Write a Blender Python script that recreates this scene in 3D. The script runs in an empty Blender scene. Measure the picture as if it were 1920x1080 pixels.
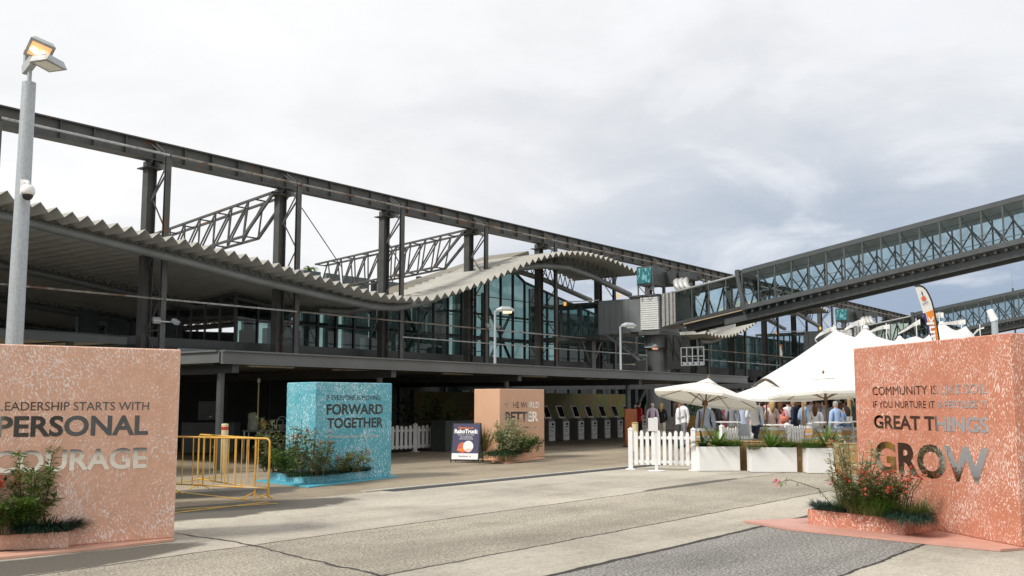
import bpy, bmesh, math, random
import numpy as np
from mathutils import Vector, Matrix, Euler
random.seed(7)
R = math.radians
S = bpy.context.scene
C = S.collection

# ------------------------------------------------------------------ camera
F = 1880.0                      # focal length in pixels of the 1920 px wide photograph
TH = math.atan(217 / F)         # upward pitch
AL = math.atan(1457 * math.cos(TH) / F)   # heading, measured from the length of the terminal (+X)
EYE = 1.65
cd = bpy.data.cameras.new('camera'); cam = bpy.data.objects.new('camera', cd); C.objects.link(cam)
cam.location = (0, 0, EYE); cam.rotation_euler = (R(90) + TH, 0, AL - R(90))
cd.sensor_width = 36; cd.lens = 36 * F / 1920; cd.clip_end = 3000; cd.clip_start = 0.1
S.camera = cam

# ------------------------------------------------------------------ world: overcast daylight
SUN_ANG = AL + R(122)           # compass angle of the sun (from +X), left of the view and a little behind
SUN_EL = R(46)
w = bpy.data.worlds.new('World'); S.world = w; w.use_nodes = True
nt = w.node_tree; N = nt.nodes; L = nt.links; N.clear()
def wn(t, **k):
    n = N.new(t)
    for a, b in k.items(): setattr(n, a, b)
    return n
sky = wn('ShaderNodeTexSky', sky_type='NISHITA'); sky.sun_disc = False
sky.sun_elevation = SUN_EL; sky.sun_rotation = R(90) - SUN_ANG
bg1 = wn('ShaderNodeBackground'); bg1.inputs[1].default_value = 0.10
L.new(sky.outputs[0], bg1.inputs[0])
tc = wn('ShaderNodeTexCoord')
sep = wn('ShaderNodeSeparateXYZ'); L.new(tc.outputs['Generated'], sep.inputs[0])
mz = wn('ShaderNodeMath', operation='MAXIMUM'); L.new(sep.outputs[2], mz.inputs[0]); mz.inputs[1].default_value = 0.0
az = wn('ShaderNodeMath', operation='ADD'); L.new(mz.outputs[0], az.inputs[0]); az.inputs[1].default_value = 0.22
cx = wn('ShaderNodeMath', operation='DIVIDE'); L.new(sep.outputs[0], cx.inputs[0]); L.new(az.outputs[0], cx.inputs[1])
cy = wn('ShaderNodeMath', operation='DIVIDE'); L.new(sep.outputs[1], cy.inputs[0]); L.new(az.outputs[0], cy.inputs[1])
cmb = wn('ShaderNodeCombineXYZ'); L.new(cx.outputs[0], cmb.inputs[0]); L.new(cy.outputs[0], cmb.inputs[1])
def wnoise(scale, det, rough, off, dist=0.0):
    mp = wn('ShaderNodeMapping'); mp.inputs['Location'].default_value = off; L.new(cmb.outputs[0], mp.inputs[0])
    n = wn('ShaderNodeTexNoise'); n.inputs['Scale'].default_value = scale; n.inputs['Detail'].default_value = det
    n.inputs['Roughness'].default_value = rough; n.inputs['Distortion'].default_value = dist
    L.new(mp.outputs[0], n.inputs['Vector']); return n
def wramp(src, *stops):
    r = wn('ShaderNodeValToRGB'); e = r.color_ramp.elements
    while len(e) < len(stops): e.new(0.5)
    for q, (p, c) in zip(e, stops): q.position = p; q.color = (c if isinstance(c, tuple) else (c, c, c)) + (1,)
    L.new(src, r.inputs[0]); return r
def wmix(f, a, b, mode='MIX'):
    m = wn('ShaderNodeMix', data_type='RGBA', blend_type=mode)
    if isinstance(f, float): m.inputs[0].default_value = f
    else: L.new(f, m.inputs[0])
    L.new(a, m.inputs[6])
    if isinstance(b, tuple): m.inputs[7].default_value = b + (1,)
    else: L.new(b, m.inputs[7])
    return m.outputs[2]
n1 = wnoise(0.85, 8, 0.55, (3.1, 1.7, 0), 0.3)
n2 = wnoise(2.6, 6, 0.55, (0.3, 5.2, 0), 0.4)
cl = wramp(n1.outputs[0], (0.30, (0.68, 0.695, 0.72)), (0.47, (0.81, 0.815, 0.825)), (0.64, (0.92, 0.92, 0.92)))
cl2 = wramp(n2.outputs[0], (0.34, (0.87, 0.88, 0.90)), (0.60, (1, 1, 1)))
clouds = wmix(1.0, cl.outputs[0], cl2.outputs[0], 'MULTIPLY')
# the bank of thicker blue-grey cloud low down to the right of the view, the thin bright deck to the left
vd = wn('ShaderNodeVectorMath', operation='DOT_PRODUCT'); L.new(tc.outputs['Generated'], vd.inputs[0])
a_ = AL - R(35); vd.inputs[1].default_value = (math.cos(a_) * 0.99, math.sin(a_) * 0.99, 0.05)
addn = wn('ShaderNodeMath', operation='MULTIPLY_ADD'); L.new(n1.outputs[0], addn.inputs[0]); addn.inputs[1].default_value = 0.25; L.new(vd.outputs['Value'], addn.inputs[2])
bank = wramp(addn.outputs[0], (0.86, 0.0), (1.08, 1.0))
bank.color_ramp.interpolation = 'EASE'
lowz = wn('ShaderNodeMath', operation='MULTIPLY_ADD'); L.new(n2.outputs[0], lowz.inputs[0]); lowz.inputs[1].default_value = 0.12; L.new(sep.outputs[2], lowz.inputs[2])
low = wramp(lowz.outputs[0], (0.12, 1.0), (0.40, 0.12)); low.color_ramp.interpolation = 'EASE'
bl = wn('ShaderNodeMath', operation='MULTIPLY'); L.new(bank.outputs[0], bl.inputs[0]); L.new(low.outputs[0], bl.inputs[1])
thick = wmix(bl.outputs[0], clouds, (0.32, 0.40, 0.52))
puff = wramp(n2.outputs[0], (0.50, 0.0), (0.68, 0.55))
thick = wmix(puff.outputs[0], thick, (0.80, 0.82, 0.86))
vd2 = wn('ShaderNodeVectorMath', operation='DOT_PRODUCT'); L.new(tc.outputs['Generated'], vd2.inputs[0])
a_ = AL + R(22); vd2.inputs[1].default_value = (math.cos(a_) * 0.95, math.sin(a_) * 0.95, 0.31)
br = wramp(vd2.outputs['Value'], (0.80, 0.0), (0.99, 0.45))
thick = wmix(br.outputs[0], thick, (0.90, 0.90, 0.905))
bg2 = wn('ShaderNodeBackground'); L.new(thick, bg2.inputs[0]); bg2.inputs[1].default_value = 0.95
cov = wramp(n1.outputs[0], (0.22, 0.80), (0.40, 1.0))
mxs = wn('ShaderNodeMixShader'); L.new(cov.outputs[0], mxs.inputs[0]); L.new(bg1.outputs[0], mxs.inputs[1]); L.new(bg2.outputs[0], mxs.inputs[2])
out = wn('ShaderNodeOutputWorld'); L.new(mxs.outputs[0], out.inputs[0])

# ------------------------------------------------------------------ sun behind thin cloud
sl = bpy.data.lights.new('sun', 'SUN'); sl.energy = 2.7; sl.angle = R(11); sl.color = (1.0, 0.95, 0.87)
so = bpy.data.objects.new('sun', sl); C.objects.link(so)
sv = Vector((math.cos(SUN_ANG) * math.cos(SUN_EL), math.sin(SUN_ANG) * math.cos(SUN_EL), math.sin(SUN_EL)))
so.rotation_euler = sv.to_track_quat('Z', 'Y').to_euler(); so.location = (0, 0, 60)
S.view_settings.view_transform = 'Standard'; S.view_settings.look = 'None'
S.view_settings.exposure = 0.27; S.view_settings.gamma = 1.0
S.view_settings.use_curve_mapping = False

# ------------------------------------------------------------------ measuring helpers (photo survey -> metres)
FW = Vector((math.cos(AL) * math.cos(TH), math.sin(AL) * math.cos(TH), math.sin(TH)))
RT = Vector((math.sin(AL), -math.cos(AL), 0)); UP = RT.cross(FW)
CP = Vector((0, 0, EYE))
FH = Vector((math.cos(AL), math.sin(AL), 0))
def ray(px, py): return FW * F + RT * (px - 960) + UP * (540 - py)
def G(px, py, z=0.0):
    d = ray(px, py); return CP + d * ((z - EYE) / d.z)
def PY(px, py, Y):
    d = ray(px, py); return CP + d * (Y / d.y)
def at(px, py, D):              # the point D metres ahead
    d = ray(px, py); return CP + d * (D / d.dot(FH))
def gp(px, D, z=0.0):
    p = at(px, 757, D); return Vector((p.x, p.y, z))
def ang(a, b): return math.atan2(b.y - a.y, b.x - a.x)

# ------------------------------------------------------------------ mesh builder and object helpers
class MB:
    def __init__(s): s.v = []; s.f = []; s.m = []; s.cur = 0
    def add(s, vs, fs):
        k = len(s.v); s.v += [tuple(v) for v in vs]
        for f in fs: s.f.append(tuple(i + k for i in f)); s.m.append(s.cur)
        return s
    def box(s, c, d, rz=0.0, M=None):
        x, y, z = d[0] / 2, d[1] / 2, d[2] / 2; c = Vector(c)
        vs = [Vector((a * x, b * y, e * z)) for a in (-1, 1) for b in (-1, 1) for e in (-1, 1)]
        rot = M if M is not None else Matrix.Rotation(rz, 3, 'Z')
        return s.add([c + rot @ v for v in vs], [(0, 1, 3, 2), (4, 6, 7, 5), (0, 4, 5, 1), (2, 3, 7, 6), (0, 2, 6, 4), (1, 5, 7, 3)])
    def span(s, a, b):             # axis aligned box between two corners
        return s.box([(a[i] + b[i]) / 2 for i in range(3)], [abs(b[i] - a[i]) for i in range(3)])
    def bar(s, p, q, w, h, up=(0, 0, 1)):
        p, q = Vector(p), Vector(q); d = q - p; l = d.length
        if l < 1e-6: return s
        d.normalize(); u = Vector(up)
        if abs(d.dot(u)) > 0.98: u = Vector((0, 1, 0))
        sd = d.cross(u).normalized(); u = sd.cross(d)
        M = Matrix((sd, d, u)).transposed()
        return s.box((p + q) / 2, (w, l, h), M=M)
    def tube(s, pts, r, n=8, cap=True):
        pts = [Vector(p) for p in pts]; k = len(pts); rs = r if isinstance(r, (list, tuple)) else [r] * k
        base = len(s.v); prev = None
        for i, p in enumerate(pts):
            d = (pts[min(i + 1, k - 1)] - pts[max(i - 1, 0)]).normalized()
            if prev is None:
                a = Vector((0, 0, 1)) if abs(d.z) < 0.9 else Vector((1, 0, 0))
                e = d.cross(a).normalized()
            else:
                e = (prev - d * prev.dot(d)).normalized()
            prev = e; g = d.cross(e)
            for j in range(n):
                t = 2 * math.pi * j / n; s.v.append(tuple(p + (e * math.cos(t) + g * math.sin(t)) * rs[i]))
        for i in range(k - 1):
            for j in range(n):
                a, b = base + i * n + j, base + i * n + (j + 1) % n
                s.f.append((a, b, b + n, a + n)); s.m.append(s.cur)
        if cap:
            s.f.append(tuple(base + j for j in reversed(range(n)))); s.m.append(s.cur)
            s.f.append(tuple(base + (k - 1) * n + j for j in range(n))); s.m.append(s.cur)
        return s
    def lathe(s, c, prof, n=16):
        c = Vector(c); base = len(s.v); k = len(prof)
        for r, z in prof:
            for j in range(n):
                t = 2 * math.pi * j / n; s.v.append((c.x + r * math.cos(t), c.y + r * math.sin(t), c.z + z))
        for i in range(k - 1):
            for j in range(n):
                a, b = base + i * n + j, base + i * n + (j + 1) % n
                s.f.append((a, b, b + n, a + n)); s.m.append(s.cur)
        s.f.append(tuple(base + j for j in reversed(range(n)))); s.m.append(s.cur)
        s.f.append(tuple(base + (k - 1) * n + j for j in range(n))); s.m.append(s.cur)
        return s
    def prism(s, poly, z0, z1):
        n = len(poly); vs = [(p[0], p[1], z0) for p in poly] + [(p[0], p[1], z1) for p in poly]
        a = sum(poly[i][0] * poly[(i + 1) % n][1] - poly[(i + 1) % n][0] * poly[i][1] for i in range(n))
        fs = [tuple(reversed(range(n))), tuple(range(n, 2 * n))] + [(i, (i + 1) % n, n + (i + 1) % n, n + i) for i in range(n)]
        if a < 0: fs = [tuple(reversed(f)) for f in fs]
        return s.add(vs, fs)
    def quad(s, a, b, c, d): return s.add([a, b, c, d], [(0, 1, 2, 3)])
    def leaf(s, p, d, l, wd, droop=0.0, up=None):     # a pointed leaf bent along its length
        p = Vector(p); d = Vector(d).normalized()
        sd = d.cross(Vector((0, 0, 1)))
        if sd.length < 0.05: sd = Vector((1, 0, 0))
        sd.normalize(); sd = (sd + Vector((random.uniform(-.5, .5), random.uniform(-.5, .5), random.uniform(-.5, .5)))).normalized()
        m = p + d * l * 0.5 + Vector((0, 0, -droop * l * 0.2)); e = p + d * l + Vector((0, 0, -droop * l * 0.8))
        return s.add([p, m + sd * wd / 2, e, m - sd * wd / 2], [(0, 1, 2, 3)])
    def blade(s, p, d, l, wd, droop, n=4):            # a strap leaf
        p = Vector(p); d = Vector(d).normalized(); sd = d.cross(Vector((0, 0, 1)))
        if sd.length < 0.05: sd = Vector((1, 0, 0))
        sd.normalize(); vs = []
        for i in range(n + 1):
            t = i / n; c = p + d * l * t + Vector((0, 0, -droop * l * t * t))
            ww = wd * (1 - t ** 2.2) * (0.6 + 0.8 * min(t * 3, 0.5)); vs += [c + sd * ww / 2, c - sd * ww / 2]
        return s.add(vs, [(2 * i, 2 * i + 1, 2 * i + 3, 2 * i + 2) for i in range(n)])
    def build(s, name, mat, parent=None, smooth=False, bevel=0.0, solid=0.0, weld=False):
        me = bpy.data.meshes.new(name); me.from_pydata(s.v, [], s.f)
        for m in (mat if isinstance(mat, (list, tuple)) else [mat]): me.materials.append(m)
        me.polygons.foreach_set('material_index', s.m)
        if smooth: me.polygons.foreach_set('use_smooth', [True] * len(s.f))
        me.update(); o = bpy.data.objects.new(name, me); C.objects.link(o)
        if bevel or weld:
            b = bmesh.new(); b.from_mesh(me)
            if weld: bmesh.ops.remove_doubles(b, verts=b.verts, dist=1e-4)
            if bevel: bmesh.ops.bevel(b, geom=b.edges[:], offset=bevel, segments=1, affect='EDGES', profile=0.5)
            b.to_mesh(me); b.free()
        if solid:
            md = o.modifiers.new('thickness', 'SOLIDIFY'); md.thickness = solid
        if parent is not None:
            o.parent = parent
            if parent in WORLD: o.location = -Vector(parent.location)
        return o
WORLD = set()                     # roots whose parts are built in world coordinates
def tag(o, label=None, cat=None, group=None, kind=None):
    if label: o['label'] = label
    if cat: o['category'] = cat
    if group: o['group'] = group
    if kind: o['kind'] = kind
    return o
def thing(name, label, cat, loc=(0, 0, 0), rz=0.0, group=None, world=False):
    o = bpy.data.objects.new(name, None); C.objects.link(o); o.empty_display_size = 0.2
    o.location = loc; o.rotation_euler = (0, 0, rz)
    if world: WORLD.add(o)
    return tag(o, label, cat, group)
def dup(root, loc, rz=None, label=None, group=None, scale=None):
    def cp(o, parent):
        c = o.copy(); C.objects.link(c)
        if parent is not None: c.parent = parent
        for ch in kids.get(o, []): cp(ch, c)
        return c
    kids = {}
    for o in C.objects:
        if o.parent: kids.setdefault(o.parent, []).append(o)
    r = cp(root, None); r.location = loc
    if rz is not None: r.rotation_euler = (r.rotation_euler[0], r.rotation_euler[1], rz)
    if scale: r.scale = (scale,) * 3
    if label: r['label'] = label
    if group: r['group'] = group
    return r

# ------------------------------------------------------------------ materials
def new_mat(name):
    m = bpy.data.materials.new(name); m.use_nodes = True
    n = m.node_tree; return m, n, n.nodes, n.links, n.nodes['Principled BSDF']
def node(nn, t, ins=None, **k):
    n = nn.new(t)
    for a, b in k.items(): setattr(n, a, b)
    for a, b in (ins or {}).items(): n.inputs[a].default_value = b
    return n
def mixc(nn, ll, fac, a, b, mode='MIX'):
    m = node(nn, 'ShaderNodeMix', data_type='RGBA', blend_type=mode)
    for i, x in ((0, fac), (6, a), (7, b)):
        if isinstance(x, (int, float)): m.inputs[i].default_value = x
        elif isinstance(x, tuple): m.inputs[i].default_value = x + (1,) if len(x) == 3 else x
        else: ll.new(x, m.inputs[i])
    return m.outputs[2]
def ramp(nn, ll, src, *stops):
    r = nn.new('ShaderNodeValToRGB'); e = r.color_ramp.elements
    while len(e) < len(stops): e.new(0.5)
    for q, (p, c) in zip(e, stops): q.position = p; q.color = (c if isinstance(c, tuple) else (c, c, c)) + (1,)
    ll.new(src, r.inputs[0]); return r.outputs[0]
def noise(nn, ll, vec, scale, det=4, rough=0.55, dist=0.0):
    n = node(nn, 'ShaderNodeTexNoise', {'Scale': scale, 'Detail': det, 'Roughness': rough, 'Distortion': dist})
    if vec is not None: ll.new(vec, n.inputs['Vector'])
    return n.outputs[0]
def mat(name, col, rough=0.6, metal=0.0, var=0.15, scale=3.0, bump=0.0, bscale=40, rust=None, spec=0.5, rustamt=0.62):
    m, n, nn, ll, b = new_mat(name)
    tcn = nn.new('ShaderNodeTexCoord').outputs['Object']
    f = noise(nn, ll, tcn, scale, 6)
    lo = tuple(c * (1 - var) for c in col); hi = tuple(min(1, c * (1 + var)) for c in col)
    c = ramp(nn, ll, f, (0.3, lo), (0.7, hi))
    if rust:
        rf = ramp(nn, ll, noise(nn, ll, tcn, 0.9, 8, 0.65, 0.4), (rustamt, 0.0), (rustamt + 0.06, 1.0))
        c = mixc(nn, ll, rf, c, rust)
    ll.new(c, b.inputs['Base Color'])
    b.inputs['Roughness'].default_value = rough; b.inputs['Metallic'].default_value = metal
    b.inputs['Specular IOR Level'].default_value = spec
    if bump:
        bp = node(nn, 'ShaderNodeBump', {'Strength': bump, 'Distance': 0.01}); ll.new(noise(nn, ll, tcn, bscale, 4), bp.inputs['Height']); ll.new(bp.outputs[0], b.inputs['Normal'])
    return m
def flecked(name, base, fleck, amt, sc=26.0, rough=0.55):
    # painted foam face with short brushed flecks that follow slow swirls
    m, n, nn, ll, b = new_mat(name)
    tcn = nn.new('ShaderNodeTexCoord').outputs['Object']
    wv = node(nn, 'ShaderNodeTexNoise', {'Scale': 1.1, 'Detail': 1.0, 'Roughness': 0.5}); ll.new(tcn, wv.inputs['Vector'])
    sub = node(nn, 'ShaderNodeVectorMath', operation='MULTIPLY_ADD'); ll.new(wv.outputs['Color'], sub.inputs[0]); sub.inputs[1].default_value = (0.75, 0.75, 0.75); ll.new(tcn, sub.inputs[2])
    mp = node(nn, 'ShaderNodeMapping'); mp.inputs['Rotation'].default_value = (0.0, 0.7, 0.0); mp.inputs['Scale'].default_value = (1.0, 1.0, 0.34); ll.new(sub.outputs[0], mp.inputs[0])
    f1 = noise(nn, ll, mp.outputs[0], sc, 3, 0.6)
    f2 = noise(nn, ll, tcn, 1.3, 4, 0.6, 1.2)
    ad = node(nn, 'ShaderNodeMath', operation='MULTIPLY_ADD'); ll.new(f2, ad.inputs[0]); ad.inputs[1].default_value = 0.32; ll.new(f1, ad.inputs[2])
    fl = ramp(nn, ll, ad.outputs[0], (0.805 - amt, 0.0), (0.845 - amt, 0.85))
    f3 = noise(nn, ll, tcn, 7.0, 3)
    bc = ramp(nn, ll, f3, (0.3, tuple(x * 0.9 for x in base)), (0.7, tuple(x * 1.08 for x in base)))
    ll.new(mixc(nn, ll, fl, bc, fleck), b.inputs['Base Color']); b.inputs['Roughness'].default_value = rough
    bp = node(nn, 'ShaderNodeBump', {'Strength': 0.15, 'Distance': 0.004}); ll.new(f1, bp.inputs['Height']); ll.new(bp.outputs[0], b.inputs['Normal'])
    return m
def glass(name, tint, gloss=0.9, rough=0.02, ior=1.5):
    m, n, nn, ll, b = new_mat(name); nn.remove(b)
    tr = node(nn, 'ShaderNodeBsdfTransparent'); gl = node(nn, 'ShaderNodeBsdfGlossy', {'Roughness': rough})
    tcn = nn.new('ShaderNodeTexCoord').outputs['Object']
    c = ramp(nn, ll, noise(nn, ll, tcn, 0.7, 3), (0.35, tuple(x * 0.82 for x in tint)), (0.65, tuple(min(1, x * 1.1) for x in tint)))
    ll.new(c, tr.inputs[0]); gl.inputs[0].default_value = (gloss, gloss, gloss, 1)
    fr = node(nn, 'ShaderNodeFresnel', {'IOR': ior}); mx = nn.new('ShaderNodeMixShader')
    ll.new(fr.outputs[0], mx.inputs[0]); ll.new(tr.outputs[0], mx.inputs[1]); ll.new(gl.outputs[0], mx.inputs[2])
    ll.new(mx.outputs[0], nn['Material Output'].inputs[0]); return m
def canvas(name, col, trans):
    m, n, nn, ll, b = new_mat(name); nn.remove(b)
    tcn = nn.new('ShaderNodeTexCoord').outputs['Object']
    c = ramp(nn, ll, noise(nn, ll, tcn, 1.6, 5), (0.3, tuple(x * 0.93 for x in col)), (0.7, col))
    d = nn.new('ShaderNodeBsdfDiffuse'); t = nn.new('ShaderNodeBsdfTranslucent'); mx = nn.new('ShaderNodeMixShader')
    ll.new(c, d.inputs[0]); t.inputs[0].default_value = (0.80, 0.76, 0.62, 1); mx.inputs[0].default_value = trans
    ll.new(d.outputs[0], mx.inputs[1]); ll.new(t.outputs[0], mx.inputs[2]); ll.new(mx.outputs[0], nn['Material Output'].inputs[0]); return m
def leafmat(name, lo, hi, trans=0.25):
    m, n, nn, ll, b = new_mat(name)
    tcn = nn.new('ShaderNodeTexCoord').outputs['Object']
    c = ramp(nn, ll, noise(nn, ll, tcn, 9.0, 4), (0.3, lo), (0.7, hi)); ll.new(c, b.inputs['Base Color']); b.inputs['Roughness'].default_value = 0.5
    t = nn.new('ShaderNodeBsdfTranslucent'); mx = nn.new('ShaderNodeMixShader'); mx.inputs[0].default_value = trans
    ll.new(c, t.inputs[0]); ll.new(b.outputs[0], mx.inputs[1]); ll.new(t.outputs[0], mx.inputs[2]); ll.new(mx.outputs[0], nn['Material Output'].inputs[0]); return m
def lamp_mat(name, col, strength):
    m, n, nn, ll, b = new_mat(name); b.inputs['Base Color'].default_value = col + (1,); b.inputs['Emission Color'].default_value = col + (1,); b.inputs['Emission Strength'].default_value = strength; return m

M = {}
M['steel'] = mat('grey_painted_steel', (0.082, 0.084, 0.080), 0.6, 0.15, 0.25, 1.5, 0.2, 30, rust=(0.15, 0.075, 0.04), rustamt=0.585)
M['steel_rust'] = mat('rusting_column_steel', (0.066, 0.066, 0.062), 0.65, 0.1, 0.3, 1.2, 0.25, 25, rust=(0.10, 0.066, 0.045), rustamt=0.60)
M['pipe'] = mat('pale_tie_rod', (0.42, 0.43, 0.43), 0.5, 0.2, 0.2, 3, rust=(0.24, 0.16, 0.11), rustamt=0.57)
M['rod'] = mat('weathered_rod', (0.26, 0.24, 0.21), 0.6, 0.2, 0.25, 4, rust=(0.15, 0.09, 0.06), rustamt=0.5)
M['dark'] = mat('dark_grey_steel', (0.045, 0.05, 0.052), 0.5, 0.1, 0.2, 2)
M['mid'] = mat('mid_grey_steel', (0.085, 0.092, 0.094), 0.45, 0.1, 0.15, 2)
M['fascia'] = mat('fascia_grey', (0.13, 0.137, 0.135), 0.5, 0.1, 0.12, 0.8)
M['tube'] = mat('roof_tube_grey', (0.17, 0.18, 0.175), 0.42, 0.2, 0.15, 1.0)
M['roof'] = mat('corrugated_zinc', (0.36, 0.35, 0.31), 0.55, 0.1, 0.14, 0.6)
M['deck'] = mat('pale_roof_sheet', (0.42, 0.42, 0.40), 0.6, 0.1, 0.12, 0.8)
M['black'] = mat('near_black', (0.012, 0.014, 0.014), 0.6, 0, 0.3, 1)
M['wall_dark'] = mat('dark_cladding', (0.022, 0.026, 0.026), 0.7, 0, 0.3, 0.5)
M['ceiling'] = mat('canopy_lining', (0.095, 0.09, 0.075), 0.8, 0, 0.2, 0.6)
M['soffit'] = mat('pale_soffit', (0.50, 0.47, 0.38), 0.8, 0, 0.08, 1)
M['galv'] = mat('galvanised_steel', (0.40, 0.44, 0.46), 0.45, 0.35, 0.13, 25, 0.05, 80)
M['lampbody'] = mat('lamp_housing', (0.40, 0.43, 0.44), 0.45, 0.2, 0.1, 6)
M['white'] = mat('white_powdercoat', (0.80, 0.80, 0.79), 0.5, 0, 0.04, 2)
M['whitep'] = mat('white_pvc', (0.78, 0.79, 0.79), 0.4, 0, 0.05, 4)
M['ribbed'] = mat('pale_shutter', (0.62, 0.63, 0.62), 0.5, 0, 0.08, 3)
M['gconc'] = mat('rough_concrete_block', (0.30, 0.29, 0.25), 0.9, 0, 0.25, 5, 0.3, 40)
M['wood'] = mat('brown_timber', (0.20, 0.11, 0.055), 0.6, 0, 0.3, 8)
M['pole'] = mat('amber_timber_pole', (0.40, 0.25, 0.10), 0.55, 0, 0.2, 6)
M['yellow'] = mat('yellow_enamel', (0.70, 0.39, 0.06), 0.4, 0.0, 0.18, 7, rust=(0.62, 0.52, 0.40), rustamt=0.6)
M['cream'] = mat('cream_plastic', (0.72, 0.60, 0.36), 0.5, 0, 0.06, 5)
M['redband'] = mat('red_band', (0.50, 0.05, 0.03), 0.5)
M['kioskgrey'] = mat('kiosk_grey', (0.20, 0.205, 0.205), 0.5, 0, 0.08, 3)
M['kioskwhite'] = mat('kiosk_white', (0.84, 0.84, 0.84), 0.4, 0, 0.04, 3)
M['screen'] = mat('black_glass_screen', (0.012, 0.013, 0.015), 0.12, 0, 0.2, 3)
M['redline'] = mat('red_stripe', (0.55, 0.04, 0.05), 0.5)
M['navy'] = mat('purple_navy_panel', (0.055, 0.05, 0.11), 0.45, 0, 0.08, 2)
M['orange'] = mat('orange_print', (0.80, 0.22, 0.02), 0.5, 0, 0.06, 3)
M['coral'] = mat('coral_print', (0.62, 0.13, 0.06), 0.5, 0, 0.1, 14)
M['printw'] = mat('white_print', (0.82, 0.82, 0.82), 0.5, 0, 0.03, 3)
M['pinkp'] = mat('pale_pink_print', (0.75, 0.55, 0.50), 0.5, 0, 0.06, 9)
M['navyflag'] = mat('navy_cloth', (0.045, 0.03, 0.16), 0.8, 0, 0.1, 4)
M['orangeflag'] = mat('orange_cloth', (0.78, 0.24, 0.03), 0.8, 0, 0.08, 3)
M['canvas'] = canvas('white_canvas', (0.90, 0.895, 0.875), 0.28)
M['tent'] = canvas('white_tent_skin', (0.78, 0.785, 0.79), 0.12)
M['rust_panel'] = mat('rust_orange_panel', (0.30, 0.09, 0.03), 0.6, 0, 0.2, 4)
M['peachS'] = flecked('peach_flecked', (0.70, 0.41, 0.285), (0.88, 0.80, 0.76), 0.075, 70)
M['peachT'] = mat('peach_plain', (0.66, 0.40, 0.26), 0.6, 0, 0.05, 2)
M['blueS'] = flecked('turquoise_flecked', (0.085, 0.37, 0.46), (0.60, 0.78, 0.82), 0.100, 56)
M['terraS'] = flecked('terracotta_flecked', (0.50, 0.195, 0.118), (0.85, 0.68, 0.61), 0.072, 70)
M['plateP'] = mat('pink_base_plate', (0.66, 0.38, 0.28), 0.5, 0, 0.08, 4)
M['plateB'] = mat('blue_base_plate', (0.10, 0.44, 0.56), 0.5, 0, 0.1, 4)
M['plateT'] = mat('rose_base_plate', (0.56, 0.30, 0.235), 0.5, 0, 0.1, 4)
M['mirror'] = mat('mirror_lettering', (0.80, 0.80, 0.80), 0.04, 1.0, 0.04, 2)
M['soil'] = mat('dark_soil', (0.035, 0.025, 0.018), 0.95, 0, 0.3, 20, 0.5, 50)
M['stem'] = mat('brown_stem', (0.11, 0.07, 0.035), 0.8, 0, 0.2, 8)
M['lf1'] = leafmat('bright_green_leaf', (0.035, 0.095, 0.012), (0.15, 0.25, 0.04))
M['lf2'] = leafmat('dark_green_leaf', (0.012, 0.04, 0.014), (0.05, 0.10, 0.03))
M['lf3'] = leafmat('olive_leaf', (0.05, 0.07, 0.015), (0.20, 0.22, 0.07))
M['lf4'] = leafmat('pale_variegated_leaf', (0.16, 0.20, 0.08), (0.50, 0.50, 0.30))
M['lf5'] = leafmat('rosemary_leaf', (0.010, 0.035, 0.022), (0.035, 0.085, 0.05))
M['flower'] = leafmat('red_flower', (0.45, 0.03, 0.02), (0.75, 0.14, 0.08))
M['pinkfl'] = leafmat('pink_flower', (0.6, 0.10, 0.18), (0.75, 0.25, 0.30))
M['barrel'] = mat('oak_staves', (0.36, 0.20, 0.08), 0.6, 0, 0.3, 6)
M['hoop'] = mat('galvanised_hoop', (0.35, 0.36, 0.37), 0.4, 0.6, 0.15, 6)
M['reed'] = mat('woven_reed', (0.34, 0.215, 0.09), 0.85, 0, 0.35, 14, 0.5, 60)
M['bridge'] = mat('bridge_frame_grey', (0.072, 0.082, 0.084), 0.45, 0.2, 0.15, 1.5)
M['bridge2'] = mat('bridge_roof_grey', (0.20, 0.21, 0.21), 0.5, 0.2, 0.15, 1.0)
M['cabin'] = mat('cabin_grey', (0.175, 0.195, 0.20), 0.45, 0.2, 0.1, 1.0)
M['bglass'] = glass('bridge_glass', (0.78, 0.87, 0.865))
M['wglass'] = glass('terminal_glass', (0.19, 0.31, 0.295), 0.9)
M['dglass'] = glass('deck_glass', (0.36, 0.62, 0.60), 0.8)
M['teal'] = flecked('teal_mosaic', (0.015, 0.14, 0.16), (0.20, 0.48, 0.50), 0.11, 6)
M['amber'] = lamp_mat('amber_beacon', (1.0, 0.42, 0.06), 0.8)
M['floodlit'] = lamp_mat('lit_flood_glass', (1.0, 0.62, 0.25), 2.2)
M['floodoff'] = mat('unlit_flood_glass', (0.62, 0.62, 0.52), 0.15, 0, 0.2, 8)
M['cctv'] = mat('cctv_white', (0.75, 0.75, 0.74), 0.4)
M['hose'] = mat('silver_hose', (0.50, 0.50, 0.48), 0.45, 0.3, 0.2, 12)
M['gwall'] = None

# botanical mural behind the kiosks: tall slanting leaf shapes in olive and gold
m_, n_, nn, ll, b_ = new_mat('botanical_mural')
tcn = nn.new('ShaderNodeTexCoord').outputs['Object']
mp = node(nn, 'ShaderNodeMapping'); mp.inputs['Rotation'].default_value = (0, 0.6, 0); mp.inputs['Scale'].default_value = (0.55, 1, 0.22); ll.new(tcn, mp.inputs[0])
vor = node(nn, 'ShaderNodeTexVoronoi', {'Scale': 1.6}); ll.new(mp.outputs[0], vor.inputs['Vector'])
cc = mixc(nn, ll, noise(nn, ll, mp.outputs[0], 9.0, 5, 0.6, 1.0), (0.04, 0.055, 0.015), (0.22, 0.19, 0.055))
ll.new(mixc(nn, ll, 0.35, cc, vor.outputs['Color'], 'MULTIPLY'), b_.inputs['Base Color']); b_.inputs['Roughness'].default_value = 0.7
M['gwall'] = m_

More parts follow.
